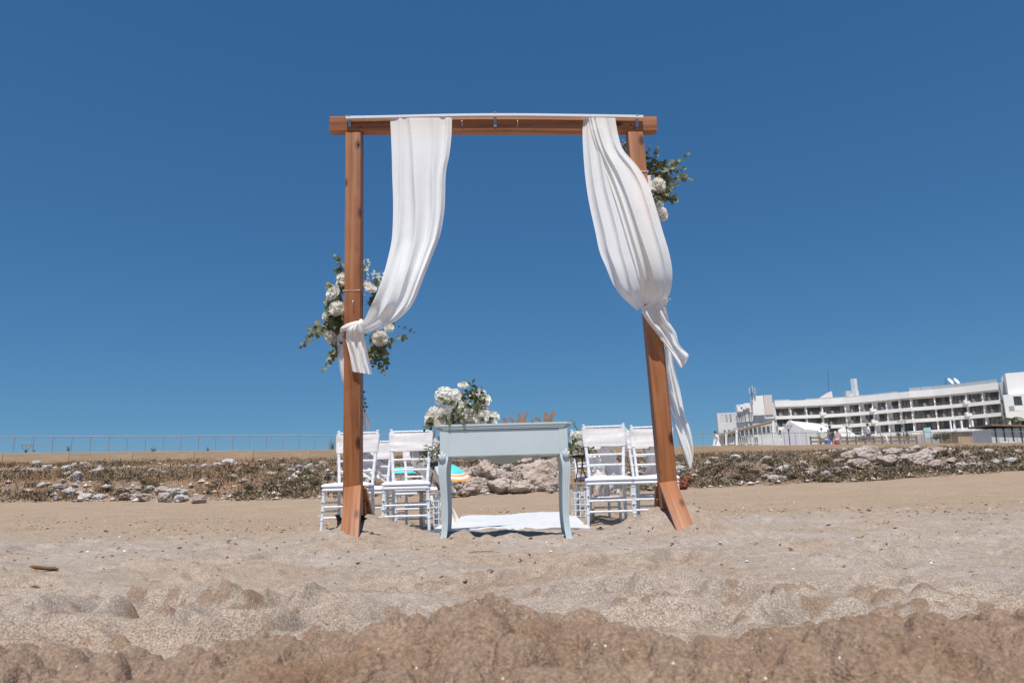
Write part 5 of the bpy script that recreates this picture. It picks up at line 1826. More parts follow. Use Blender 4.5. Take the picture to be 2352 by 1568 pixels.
# ------------------------------------------------------------------ shrubs
def shrub_meshes(seed, mat, n=420, leafl=.10):
    r_ = random.Random(seed)
    b = MB(); st = MB()
    for k in range(11):
        a = r_.uniform(0, 6.28); e = r_.uniform(.1, .9)
        tip = Vector((math.cos(a) * e, math.sin(a) * e, r_.uniform(.35, 1.0) * (1 - .4 * e)))
        st.tube([(0, 0, -.08), tuple(tip * .5 + Vector((0, 0, .08))), tuple(tip)], [.022, .014, .006], 4)
        for j in range(n // 11):
            t = r_.uniform(.45, 1.1)
            c = tip * t + Vector((r_.gauss(0, .16), r_.gauss(0, .16), r_.gauss(0, .10) + .04))
            if c.z < .02: c.z = .03
            d = Vector((r_.gauss(0, 1), r_.gauss(0, 1), r_.gauss(.3, 1))).normalized()
            s = d.orthogonal().normalized()
            l_ = leafl * r_.uniform(.6, 1.4)
            b.add([c, c + d * l_ * .5 + s * l_ * .28, c + d * l_, c + d * l_ * .5 - s * l_ * .28], [(0, 1, 2, 3)])
    return b.mesh('foliage', mat), st.mesh('stem', MT['twig'])


SHG = [shrub_meshes(s, MT['shrub'], 560, .13) for s in (1, 2, 3)]
SHD = [shrub_meshes(s + 9, MT['shrubgrey'], 520, .14) for s in (1, 2, 3)]


def shrub(px, py, w, h, sets, lab, group=None, Y=None, sx=1.0):
    p = R(px, py, 8) if Y is None else P(px, py, Y)
    k = p.y / FPX
    T = thing('shrub', lab, 'shrub', p, random.uniform(0, 6.28), group)
    fo, st = sets[random.randrange(3)]
    for nm, me in (('foliage', fo), ('stem', st)):
        o = link(nm, me, T)
        o.scale = (w * k / 2, w * k / 2, h * k)
    return T


for (px, py, w, h, lab) in ((1205, 1072, 60, 30, 'dark green bushy shrub above the overhanging boulder'), (1250, 1066, 50, 34, 'dark green shrub behind the pale cracked boulder'), (1150, 1078, 50, 22, 'olive shrub behind the tilted slab of rock'), (1175, 1070, 44, 22, 'green shrub between the olive one and the dark bushy one'), (1105, 1118, 26, 14, 'little green weed on the broken ledge stone'), (1085, 1066, 46, 22, 'dry olive bush above the striped parasol'),
                            (706, 1100, 34, 24, 'bright green tuft shrub on the bank near the white blocks'), (170, 1054, 24, 10, 'low green plant at the wall foot above the path'), (1262, 1100 - 30, 30, 20, 'leafy shrub half hidden by the curved table leg'), (260, 1072, 18, 12, 'small olive bush among white blocks'), (1230, 1050, 60, 20, 'grassy green bush high on the bank under the wall')):
    shrub(px, py, w, h, SHG, lab)
G2 = 'grey brown bushes on the bank'
for i in range(74):
    px = random.choice((random.uniform(10, 760), random.uniform(1600, 2340), random.uniform(200, 700), random.uniform(1620, 2000)))
    hzn = 1130 - .027 * (px - 1176)
    py = hzn - random.uniform(2, 66)
    if px < 90 and 1058 < py < 1095:
        continue
    shrub(px, py, random.uniform(24, 52), random.uniform(9, 17), SHD, 'rounded grey brown bush ' + ('under the tan wall' if hzn - py > 44 else 'halfway up the bank' if hzn - py > 22 else 'near the sand edge') + (' on the path side of the arch' if px < 1176 else ' below the hotel'), G2 + (' high' if hzn - py > 44 else ' midway' if hzn - py > 22 else ' low') + (' on the path side' if px < 1176 else ' below the hotel'))
for px, py, w in ((2020, 1092, 60), (2070, 1090, 60), (2110, 1086, 50), (2040, 1088, 60), (2090, 1092, 40)):
    shrub(px, py, w, 17, SHD, 'dead grey brush lining the sand edge below the big boulders', 'dead brush at the sand edge')
for (px, py, w, h, lab, Y) in ((157, 1037, 9, 15, 'small wind-bent plant behind the railing, the one nearest the lamp top', 46), (78, 1037, 11, 5, 'flat green plant peeking over the wall beside the lamp top', 45), (703, 1040, 6, 8, 'tiny yellow green sprout on the wall top', 46), (762, 1037, 17, 25, 'pale spiky plant on the wall near the chairs', 47), (685, 1040, 5, 7, 'tiny olive sprout at a railing post', 46), (477, 1040, 10, 14, 'dull red plant behind the railing', 46), (353, 1041, 14, 16, 'reddish brown plant at the edge of the wall', 45)):
    shrub(px, py, w, h, SHG if 'green' in lab or 'olive' in lab else SHD, lab, None, Y)
for (px, py, w, h, lab, Y) in ((2066, 1013, 14, 26, 'leafy yucca-like bush behind the railing, beside the lamp', 64), (2086, 1013, 16, 24, 'second leafy bush behind the railing, next to the board', 64), (1984, 1013, 70, 14, 'low hedge behind the wooden ranch fence', 66), (2170, 1010, 60, 18, 'dark hedge mass between the board and the tan block', 66), (2150, 1010, 40, 14, 'dark low hedge under the pale board', 66)):
    shrub(px, py, w, h, SHG, lab, None, Y)

# ------------------------------------------------------------------ parasol on the beach beyond the table
UP = P(1037, 1096, 22.0)
gz = hz(UP.x, 22.0)
U = thing('beach_parasol', 'low turquoise and orange striped beach parasol tipped over on the sand', 'parasol', (UP.x, 22.0, gz))
b = MB()
pole_t = Vector((-.06, 0, P(1030, 1066, 22).z - gz))
MB().tube([(.06, 0, -.1), tuple(pole_t)], .018, 8).build('pole', MT['alu'], U, True)
apex = pole_t
nseg, nr = 24, 7
tiltm = Matrix.Rotation(rad(12), 3, 'Y') @ Matrix.Rotation(rad(14), 3, 'X')
rows_, vals = [], []
for i in range(nr):
    t = i / (nr - 1)
    ring = []
    for k in range(nseg):
        a = 2 * math.pi * k / nseg
        sc_ = 1 - .035 * (1 - abs(math.cos(a * 4)))
        q = Vector((.70 * t * math.cos(a) * sc_, .70 * t * math.sin(a) * sc_, -.30 * t ** 1.6))
        ring.append(tuple(apex + tiltm @ q)); vals.append(t)
    rows_.append(ring)
me = MB().grid(rows_, closed=True).mesh('canopy', MT['stripe'], False)
at = me.attributes.new('band', 'FLOAT', 'POINT'); at.data.foreach_set('value', vals)
link('canopy', me, U)
me2 = MB().grid([[tuple(Vector(p) + Vector((0, 0, .012))) for p in r][:] for r in [[rows_[i][k] for k in range(nseg)] for i in range(5)]], closed=True).mesh('cloth_cover', MT['teal'])
o = link('cloth_cover', me2, U)
for vv in me2.vertices:
    vv.co.z += .02 * mnoise.noise(vv.co * 5)
c2 = P(920, 1081, 23)
T2 = thing('beach_parasol', 'turquoise parasol top showing between the chair legs', 'parasol', (c2.x, 23, hz(c2.x, 23)))
z0 = c2.z - hz(c2.x, 23)
MB().grid([[(.5 * t * math.cos(a), .5 * t * math.sin(a), z0 + .12 - .2 * t * t) for a in np.linspace(0, 6.2832, 20, endpoint=False)] for t in np.linspace(0.02, 1, 6)], closed=True).build('canopy', MT['teal'], T2)
MB().tube([(0, 0, -.1), (0, 0, z0 + .12)], .018, 8).build('pole', MT['alu'], T2)

# ------------------------------------------------------------------ the hotel on the rise behind the promenade
HB = [1781, 1816.5, 1852.5, 1889, 1942, 1974, 2004, 2036, 2066, 2093.5, 2149, 2185.5, 2221.5, 2259.5, 2300]
_dp = np.interp(HB, [1781, 1850, 1920, 1990, 2060, 2100, 2150, 2230, 2300], [197, 196.5, 195, 191, 186, 183, 181, 176, 171])


def plan(px, depth):
    """Plan position of a spot on the facade from bearing and distance."""
    q = P(px, 940, depth)
    return Vector((q.x, depth))


FP = [plan(px, d) for px, d in zip(HB, _dp)]
NB = len(FP) - 1
HOT = thing('hotel', 'long white terraced hotel with dark balcony windows on the rise behind the promenade', 'hotel', (FP[6].x, FP[6].y, 7.0))
HO = HOT.location


def normal_at(i):
    a = FP[max(i - 1, 0)]; b = FP[min(i + 1, NB)]
    t = (b - a).normalized()
    return Vector((t.y, -t.x))          # towards the beach


def ribbon(name, front, back, z0, z1, mat, mb=None):
    """Band along the facade between two setbacks."""
    b = mb or MB()
    rows = []
    pts_f = [FP[i] + normal_at(i) * front for i in range(NB + 1)]
    pts_b = [FP[i] + normal_at(i) * back for i in range(NB + 1)]
    for i in range(NB + 1):
        f, k = pts_f[i], pts_b[i]
        rows.append([(f.x - HO.x, f.y - HO.y, z0 - HO.z), (f.x - HO.x, f.y - HO.y, z1 - HO.z), (k.x - HO.x, k.y - HO.y, z1 - HO.z), (k.x - HO.x, k.y - HO.y, z0 - HO.z)])
    b.grid(rows, closed=True)
    b.add(rows[0], [(0, 1, 2, 3)]); b.add(rows[-1], [(3, 2, 1, 0)])
    return b.build(name, mat, HOT) if mb is None else b


FL = [12.25, 15.15, 18.05]             # balcony floor levels
ribbon('rear_wall', -1.75, -9.0, 6.0, 20.75, MT['hotel'])
ribbon('parapet', .05, -9.2, 20.70, 22.25, MT['hotel'])
for z in FL:
    ribbon('balcony_slab', .0, -1.74, z - .62, z + .22, MT['hotel'])
# glass screens on the roof edge
for i in range(NB):
    if i in (1, 8):
        continue
    a, c = FP[i] + normal_at(i) * -.15, FP[i + 1] + normal_at(i + 1) * -.15
    for k in range(2):
        p, q = a.lerp(c, k / 2 + .01), a.lerp(c, k / 2 + .49)
        hh = .35 + .5 * (i > 8)
        b = MB().add([(p.x - HO.x, p.y - HO.y, 22.24 - HO.z), (q.x - HO.x, q.y - HO.y, 22.24 - HO.z), (q.x - HO.x, q.y - HO.y, 22.25 + hh - HO.z), (p.x - HO.x, p.y - HO.y, 22.25 + hh - HO.z)], [(0, 1, 2, 3)])
        o = b.build('roof_screen', MT['glasspane'], HOT)
        md = o.modifiers.new('t', 'SOLIDIFY'); md.thickness = .06
r_ = random.Random(12)
# party walls between the balconies
for i in range(NB + 1):
    nrm = normal_at(i)
    a = FP[i] - nrm * 1.72; c = FP[i] + nrm * (-.05)
    t = Vector((-nrm.y, nrm.x)) * .14
    for z in FL:
        lo, hi = z + .21, (z + 2.9 - .62 if z < 18 else 20.71)
        v = []
        cc = FP[i] + nrm * (-.55)
        for (p, s) in ((a, -1), (a, 1)):
            v.append((p + t * s, lo)); v.append((p + t * s, hi))
        pts = [(a + t, lo), (c + t, lo), (cc + t, hi), (a + t, hi), (a - t, lo), (c - t, lo), (cc - t, hi), (a - t, hi)]
        b = MB().add([(p.x - HO.x, p.y - HO.y, zz - HO.z) for p, zz in pts], [(0, 1, 2, 3), (7, 6, 5, 4), (0, 4, 5, 1), (1, 5, 6, 2), (2, 6, 7, 3), (3, 7, 4, 0)])
        b.build('balcony_divider', MT['hotel'], HOT)
# windows
for i in range(NB):
    n0 = (normal_at(i) + normal_at(i + 1)).normalized()
    a = FP[i] - normal_at(i) * 1.74; c = FP[i + 1] - normal_at(i + 1) * 1.74
    W = (c - a).length
    tdir = (c - a).normalized()
    narrow = i in (4, 5, 6, 7)
    f0, f1 = (.08, .93)
    if narrow:
        f0, f1 = .30, .94
    p0 = a + tdir * W * f0; wid = W * (f1 - f0)
    ang = math.atan2(tdir.y, tdir.x)
    panes = max(2, round(wid / 1.05))
    for z in FL:
        zz = z + .22
        hh = 2.05
        b = MB()
        fw = .10
        b.box((wid / 2, -.03, hh - fw / 2), (wid, .12, fw)); b.box((wid / 2, -.03, fw / 2), (wid, .12, fw))
        for k in range(panes + 1):
            b.box((fw / 2 + (wid - fw) * k / panes, -.034, hh / 2), (fw * (1.4 if k % 2 == 0 else .9), .11, hh - 2 * fw))
        o = b.build('window', MT['frame'], HOT)
        o.location = (p0.x - HO.x, p0.y - HO.y, zz - HO.z)
        o.rotation_euler = (0, 0, ang)
        for k in range(panes):
            w1 = (wid - fw) / panes
            q = MB().box((fw / 2 + w1 * (k + .5), .0, hh / 2), (w1 - .02, .03, hh - fw))
            q.build('pane', MT['glass'] if r_.random() < .45 else MT['curtainpane'], o)
    # balcony rail and a couple of white chairs
    a2 = FP[i] - normal_at(i) * .12; c2 = FP[i + 1] - normal_at(i + 1) * .12
    t2 = (c2 - a2).normalized()
    for z in FL[1:]:
        b = MB()
        for zz in (.22, .46, .68):
            b.tube([(a2.x - HO.x, a2.y - HO.y, z + .22 + zz - HO.z), (c2.x - HO.x, c2.y - HO.y, z + .22 + zz - HO.z)], .025, 4)
        k = 0.0
        while k < 1:
            q = a2.lerp(c2, k)
            b.tube([(q.x - HO.x, q.y - HO.y, z + .2 - HO.z), (q.x - HO.x, q.y - HO.y, z + .9 - HO.z)], .025, 4)
            k += .25
        b.build('balcony_rail', MT['brownwood'], HOT)
        if r_.random() < .75:
            m = a2.lerp(c2, r_.uniform(.3, .7)) - n0 * .8
            b = MB().box((m.x - HO.x, m.y - HO.y, z + .22 + .42 - HO.z), (.5, .5, .06)).box((m.x - HO.x, m.y - HO.y + .25, z + .22 + .7 - HO.z), (.5, .06, .5))
            for dx in (-.2, .2):
                for dy in (-.2, .2):
                    b.box((m.x - HO.x + dx, m.y - HO.y + dy, z + .22 + .2 - HO.z), (.05, .05, .4))
            b.build('balcony_chair', MT['hotel'], HOT)
    # stepped white planter blocks on some slab fronts
    if i in (3, 6, 12):
        for z in FL[1:]:
            q = FP[i].lerp(FP[i + 1], .05 if i != 3 else .0) + n0 * .12
            b = MB()
            b.box((q.x - HO.x, q.y - HO.y, z + .28 - HO.z), (1.5, .7, .7)).box((q.x - HO.x - .45, q.y - HO.y + .02, z + .75 - HO.z), (.55, .6, .3)).box((q.x - HO.x + .5, q.y - HO.y + .03, z - .45 - HO.z), (.9, .6, .5))
            b.build('planter_block', MT['hotel'], HOT)


def hbox(name, px, y0, y1, w, d, depth, mat, par=None, rz=.0, z0=None, bev=0.0):
    """Roof structure seen between photo heights y0 (top) and y1."""
    c = P(px, y0, depth); e = P(px, y1, depth)
    k = depth / FPX
    b = MB().box((0, 0, (c.z - (e.z if z0 is None else z0)) / 2), (w * k, d, c.z - (e.z if z0 is None else z0)), bev=bev)
    o = b.build(name, mat, par or HOT)
    o.location = (c.x - HO.x, depth - HO.y, (e.z if z0 is None else z0) - HO.z)
    o.rotation_euler = (0, 0, rz)
    return o


hbox('chimney', 1960, 870, 912, 9, 1.2, 197, MT['hotelgrey'], rz=.5)
hbox('roof_box', 1946, 898, 912, 12, 1.5, 198, MT['glasspane'])
# sloping roof wedges
for (px0, px1, yl, yr, d) in ((1880, 1911, 921, 898, 199), (1943, 1972, 912, 897, 197), (2158, 2216, 893, 891, 184)):
    a, c = P(px0, yl, d), P(px1, yr, d)
    zb = 22.2
    b = MB().add([(a.x - HO.x, 0, zb - HO.z), (c.x - HO.x, 0, zb - HO.z), (c.x - HO.x, 0, c.z - HO.z), (a.x - HO.x, 0, max(a.z, zb + .2) - HO.z), (a.x - HO.x, 3, zb - HO.z), (c.x - HO.x, 3, zb - HO.z), (c.x - HO.x, 3, c.z - HO.z), (a.x - HO.x, 3, max(a.z, zb + .2) - HO.z)], [(0, 1, 2, 3), (7, 6, 5, 4), (0, 4, 5, 1), (1, 5, 6, 2), (2, 6, 7, 3), (3, 7, 4, 0)])
    o = b.build('roof_block', MT['hotelpink'], HOT)
    o.location.y = d - HO.y
# dishes, masts
for px in (2182, 2196):
    c = P(px, 876, 186)
    b = MB()
    rows_ = []
    for t in np.linspace(.03, 1, 6):
        rows_.append([(.95 * t * math.cos(a), .95 * t * math.sin(a), .22 * t * t) for a in np.linspace(0, 6.283, 16, endpoint=False)])
    b.grid(rows_, closed=True)
    o = b.build('satellite_dish', MT['plastic'], HOT, True)
    o.location = c - HO; o.rotation_euler = (rad(20), rad(58), rad(-35))
    md = o.modifiers.new('t', 'SOLIDIFY'); md.thickness = .05
    MB().tube([c - HO, P(px - 1, 893, 186) - HO], .08, 6).build('dish_mount', MT['lamp'], HOT)
for (px, y0, y1, d) in ((1904, 849, 900, 199), (2174, 868, 895, 186)):
    MB().tube([P(px - 3, y0, d) - HO, P(px, y1, d) - HO], .05, 5).build('mast', MT['lamp'], HOT)
MB().tube([P(2166, 882, 186) - HO, P(2176, 880, 186) - HO], .05, 5).build('aerial_arm', MT['lamp'], HOT)

# end tower and wing
TW = thing('hotel_tower', 'plain white stair tower and wing closing the end of the terraced hotel', 'building', (P(2330, 900, 168).x, 168, 7.0))


def bx(T, name, px0, px1, y0, zb, depth, d, mat, yaw=0.0):
    a, c = P(px0, y0, depth), P(px1, y0, depth)
    h = a.z - zb
    b = MB().box((0, d / 2, h / 2), (c.x - a.x, d, h))
    o = b.build(name, mat, T)
    o.location = ((a.x + c.x) / 2 - T.location.x, depth - T.location.y, zb - T.location.z)
    o.rotation_euler = (0, 0, yaw)
    return o


bx(TW, 'stair_tower', 2312, 2349, 856, 6, 166, 8, MT['hotel'], rad(-27))
bx(TW, 'stair_tower', 2348, 2420, 851, 6, 165.0, 9, MT['hotel'], rad(-48))
bx(TW, 'wing', 2318, 2470, 902, 6, 162, 8, MT['hotel'], rad(-32))
bx(TW, 'sloped_screen', 2297, 2313, 877, 18, 170, 1, MT['glasspane'], rad(-20))
c = P(2338, 921, 161.6)
b = MB().box((0, 0, 0), (1.7, .1, 2.1)).box((0, -.02, 1.0), (1.8, .14, .12)).box((0, -.02, 0), (.1, .14, 2.0))
o = b.build('window', MT['frame'], TW); o.location = c - TW.location
p_ = MB().box((0, -.055, 0), (1.5, .02, 1.85)).build('pane', MT['glass'], o)
bx(TW, 'balcony', 2329, 2349, 931, P(2330, 942, 160).z, 160.4, 1.8, MT['hotel'])

# older wing at the other end
OW = thing('hotel_annex', 'older grey white annex with flat roofs and shopfront windows beside the marquee', 'building', (P(1710, 950, 190).x, 190, 7.0))
bx(OW, 'wall', 1649, 1778, 947, 6, 192, 12, MT['hotelgrey'], rad(-14))
bx(OW, 'upper_block', 1693, 1776, 928, 17, 191, 9, MT['hotelgrey'], rad(-14))
bx(OW, 'stair_block', 1727, 1752, 909, 18, 190.4, 6, MT['hotel'], rad(-14))
bx(OW, 'stair_block', 1754, 1772, 907, 18, 190, 6, MT['hotelpink'], rad(-14))
bx(OW, 'ground_floor', 1655, 1790, 1002, 6, 186, 5, MT['hotelgrey'], rad(-14))
for row, (y0, y1, x0, x1, dd, n) in enumerate(((951, 972, 1655, 1730, 191.2, 8), (986, 1003, 1660, 1790, 188.0, 13), (1004, 1020, 1660, 1786, 185.6, 9))):
    for k in range(n):
        pa, pb = x0 + (x1 - x0) * k / n, x0 + (x1 - x0) * (k + .86) / n
        slope = (-.22 * (pa - x0)) * (.35 if row < 2 else .1)
        a, c = P(pa, y0 + slope, dd), P(pb, y1 + slope, dd)
        cx, cz = (a.x + c.x) / 2, (a.z + c.z) / 2
        W_, H_ = c.x - a.x, a.z - c.z
        b = MB().box((0, 0, H_ / 2 - .05), (W_, .2, .1)).box((0, 0, -H_ / 2 + .05), (W_, .2, .1)).box((W_ / 2 - .06, 0, 0), (.12, .2, H_ - .2)).box((-W_ / 2 + .06, 0, 0), (.12, .2, H_ - .2)).box((0, .0, 0), (.08, .18, H_ - .2))
        o = b.build('window', MT['hotel'], OW); o.location = Vector((cx, dd - .15, cz)) - OW.location
        MB().box((0, .03, 0), (W_ - .1, .06, H_ - .1)).build('pane', MT['glasspane'] if (k * 7 + row) % 3 == 0 else MT['curtainpane'] if k % 2 else MT['glass'], o)
# long sloping canopy across it
a, c = P(1645, 1003, 185), P(1778, 968, 187)
b = MB().add([(a.x, 184.2, a.z - .25), (c.x, 185.4, c.z - .25), (c.x, 185.4, c.z + .2), (a.x, 184.2, a.z + .2), (a.x, 187.5, a.z + .1), (c.x, 189, c.z + .1), (c.x, 189, c.z + .5), (a.x, 187.5, a.z + .5)], [(0, 1, 2, 3), (7, 6, 5, 4), (0, 4, 5, 1), (1, 5, 6, 2), (2, 6, 7, 3), (3, 7, 4, 0)])
b.v = [tuple(Vector(p) - OW.location) for p in b.v]
b.build('canopy', MT['brownwood'], OW)
for px in (1649, 1668, 1692, 1776):
    q0, q1 = P(px, 1022, 184.3), P(px, 999 - (px - 1645) * .25, 184.3)
    MB().tube([q0 - OW.location, q1 - OW.location], .28, 8).build('pillar', MT['hotel'], OW)
# telephone aerials on the annex roof
for px, y0, y1 in ((1722, 903, 890), (1734, 905, 890), (1728, 900, 885)):
    q0, q1 = P(px, y0, 190), P(px - 1, y1, 190)
    MB().tube([q0 - OW.location, q1 - OW.location], .22, 6).build('aerial_panel', MT['glasspane'], OW)
MB().tube([P(1728, 930, 190) - OW.location, P(1726, 884, 190) - OW.location], .1, 6).build('aerial_mast', MT['lamp'], OW)
MB().tube([P(1721, 898, 190) - OW.location, P(1735, 898, 190) - OW.location], .07, 5).build('aerial_arm', MT['lamp'], OW)
for px, y0 in ((1705, 935), (1715, 932), (1698, 940)):
    q = P(px, y0, 191)
    o = MB().box((0, 0, 0), (1.4, 1.4, 1.3), bev=.1).build('roof_unit', MT['plastic'], OW); o.location = q - OW.location

# ------------------------------------------------------------------ marquee
MD = 120.0
MQ = thing('marquee', 'white pitched-roof marquee tent in front of the hotel', 'tent', (P(1850, 1000, MD).x, MD, hz(P(1850, 1000, MD).x, MD)))
g = [P(1794.5, 989, MD), P(1812, 966, MD), P(1849.5, 986, MD)]
gl, ga, gr = [q - MQ.location for q in g]
depth_v = Vector((5.2, 7.5, 0))
depth_v = (P(1882, 966, MD + 8) - P(1812, 966, MD)); depth_v.z = 0
b = MB().add([ga, ga + depth_v, gr + depth_v, gr], [(0, 1, 2, 3)])
b.add([ga, ga + depth_v, gl + depth_v, gl], [(3, 2, 1, 0)])
o = b.build('roof', MT['tent'], MQ); md = o.modifiers.new('t', 'SOLIDIFY'); md.thickness = .06
zb = -.6
b = MB().add([gl + Vector((0, .02, 0)), ga + Vector((0, .02, -.03)), gr + Vector((0, .02, 0)), Vector((gr.x, gr.y + .02, zb)), Vector((gl.x, gl.y + .02, zb))], [(0, 1, 2, 3, 4)])
o = b.build('gable_wall', MT['tentshade'], MQ); md = o.modifiers.new('t', 'SOLIDIFY'); md.thickness = .05
for k in range(5):
    a = gr + depth_v * (k / 5) + Vector((-.03, 0, 0)); c = gr + depth_v * ((k + .96) / 5) + Vector((-.03, 0, 0))
    b = MB().add([a, c, Vector((c.x, c.y, zb)), Vector((a.x, a.y, zb))], [(0, 1, 2, 3)])
    o = b.build('side_panel', MT['tent'], MQ); md = o.modifiers.new('t', 'SOLIDIFY'); md.thickness = .04
for q in (gl, gr, gl + depth_v, gr + depth_v, gl.lerp(gr, .72)):
    MB().tube([(q.x, q.y - .06, zb), (q.x, q.y - .06, q.z - .02)], .07, 6).build('pole', MT['alu'], MQ)
T3 = thing('canopy_tent', 'small white tent roof beyond the backpack man, end of the marquee', 'tent', (P(1945, 1000, 130).x, 130, hz(P(1945, 1000, 130).x, 130)))
q0, q1, q2, q3 = [P(px, py, 130) - T3.location for px, py in ((1927, 990), (1948, 978), (1985, 996), (1950, 1006))]
o = MB().add([q0 + Vector((0, 3, 0)), q1 + Vector((0, 1.5, 0)), q2 + Vector((0, 3, 0)), q3], [(0, 1, 3), (1, 2, 3)]).build('roof', MT['tent'], T3)
md = o.modifiers.new('t', 'SOLIDIFY'); md.thickness = .05
for q in (q0 + Vector((0, 3, 0)), q2 + Vector((0, 3, 0)), q3):
    MB().tube([(q.x, q.y, -.3), (q.x, q.y, q.z)], .06, 6).build('pole', MT['alu'], T3)


# ------------------------------------------------------------------ promenade lamps
def lamp(px, py, Y, lab):
    t = P(px, py, Y)
    z = hz(t.x, Y)
    T = thing('promenade_lamp', lab, 'lamp', (t.x, Y, z), 0, 'branched lamps along the promenade')
    h = t.z - z
    MB().tube([(0, 0, -.1), (0, 0, .3), (0, 0, .32), (0, 0, h - .55), (0, 0, h - .5), (0, 0, h - .38)], [.09, .09, .05, .045, .10, .11], 8).build('pole', MT['lamp'], T)
    MB().tube([(0, 0, -.05), (0, 0, .25)], [.35, .22], 10).build('base', MT['concrete'], T)
    for k in range(6):
        a = k * math.pi / 3
        MB().tube([(.08 * math.cos(a), .08 * math.sin(a), h - .42), (.42 * math.cos(a), .42 * math.sin(a), h)], .022, 5).build('arm', MT['lampglass'], T)
    MB().tube([(.42 * math.cos(a), .42 * math.sin(a), h) for a in np.linspace(0, 6.2832, 17)], .02, 5).build('ring', MT['lampglass'], T)


lamp(1810, 977, 72, 'dark branched promenade lamp in front of the marquee gable')
lamp(1943, 972, 76, 'dark branched promenade lamp beyond the backpack man')
lamp(2071, 967, 74, 'dark branched promenade lamp between the bushes and the towel man')
lamp(61, 1022, 58, 'branched lamp top peeking over the bare wall far from the hotel')

# wooden ranch fence, board, tan block, hut
FN = thing('ranch_fence', 'weathered wooden ranch fence of flat rails behind the metal railing', 'fence', (P(1960, 1000, 62).x, 62, 2.55))
f0, f1 = P(1862, 1010, 61), P(2105, 1006, 64)
for k in range(13):
    q = f0.lerp(f1, k / 12)
    MB().box((q.x - FN.location.x, q.y - 62, .75), (.10, .10, 1.7)).build('post', MT['brownwood'], FN)
for zz in (.55, .85, 1.15, 1.45):
    a, c = f0 - FN.location, f1 - FN.location
    ang = math.atan2(c.y - a.y, c.x - a.x); L = math.hypot(c.x - a.x, c.y - a.y)
    o = MB().box((0, 0, 0), (L, .04, .13)).build('rail', MT['brownwood'], FN)
    o.location = ((a.x + c.x) / 2, (a.y + c.y) / 2 - .07, zz); o.rotation_euler = (0, 0, ang)
SB = thing('notice_board', 'blank pale blue notice board on the promenade railing', 'sign', (P(2131, 1000, 61).x, 61, 2.55))
a, c = P(2121, 982, 61), P(2141, 1004, 61)
o = MB().box((0, 0, 0), (c.x - a.x, .05, a.z - c.z), bev=.01).build('board', MT['sign'], SB); o.location = Vector(((a.x + c.x) / 2, 61, (a.z + c.z) / 2)) - SB.location; o.rotation_euler = (0, rad(-5), 0)
for s in (-1, 1):
    MB().box((s * .28, .06, .9), (.06, .06, 1.9)).build('leg', MT['railgrey'], SB)
WP = thing('folded_parasol', 'white folded parasol standing slanted by the ranch fence', 'parasol', (P(2037, 1010, 60).x, 60, 2.55))
q0, q1 = P(2039, 1016, 60) - WP.location, P(2034, 997, 60) - WP.location
MB().tube([(q0.x + .1, 0, 0), tuple(q0), tuple(q0.lerp(q1, .3)), tuple(q1)], [.02, .05, .11, .02], 8).build('cover', MT['tent'], WP, True)
TBK = thing('terrace_block', 'sunlit tan rendered terrace block under the last balconies', 'block', (P(2236, 1000, 66).x, 66, 2.55))
a, c = P(2199, 991, 66), P(2275, 1016, 66)
MB().box((0, 1.5, (a.z - 2.55) / 2), (c.x - a.x, 3, a.z - 2.55), bev=.03).build('wall', MT['concrete'], TBK)
MB().box((0, 1.4, a.z - 2.55 + .05), (c.x - a.x + .2, 3.2, .1), bev=.02).build('coping', MT['hotel'], TBK)
for k in range(3):
    MB().box((-1 + k, 1.5, a.z - 2.55 + .6), (.12, .12, 1.0)).build('terrace_post', MT['hotel'], TBK)
HUT = thing('beach_hut', 'dark grey beach hut with slanting roof and covered boat beside it', 'hut', (P(2320, 1000, 62).x, 62, 2.55))
a, c = P(2277, 978, 62), P(2362, 1016, 62)
w = c.x - a.x; h = a.z - 2.55
MB().box((0, 1.5, h / 2 - .1), (w, 2.6, h - .2), bev=.02).build('wall', MT['hotelgrey'], HUT)
MB().box((.05, 1.4, h), (w + .4, 3.2, .14), Matrix.Rotation(rad(3), 3, 'Y')).build('roof', MT['brownwood'], HUT)
for k in range(4):
    MB().box((-w / 2 + w * (k + .5) / 4, .16, h * .55), (.08, .06, h * .8)).build('batten', MT['frame'], HUT)
BT = thing('covered_boat', 'small boat under a pale grey cover leaning against the beach hut', 'boat', (P(2318, 1015, 60).x, 60.2, 2.57))
rows_ = []
for i in range(11):
    t = i / 10 * 2 - 1
    hw = .55 * (1 - abs(t) ** 2.4) + .02
    rows_.append([(t * 1.35, hw * math.cos(a_), .08 + .62 * (1 - .5 * t * t) * max(0, math.sin(a_)) ** .8 + .04 * mnoise.noise((t * 4, a_ * 2, 0))) for a_ in np.linspace(0, math.pi, 10)])
MB().grid(rows_).build('cover', MT['glasspane'], BT, True)
MB().tube([(-1.3, 0, .1), (0, -.2, -.0), (1.3, 0, .1)], [.1, .3, .1], 8).build('hull', MT['frame'], BT, True)


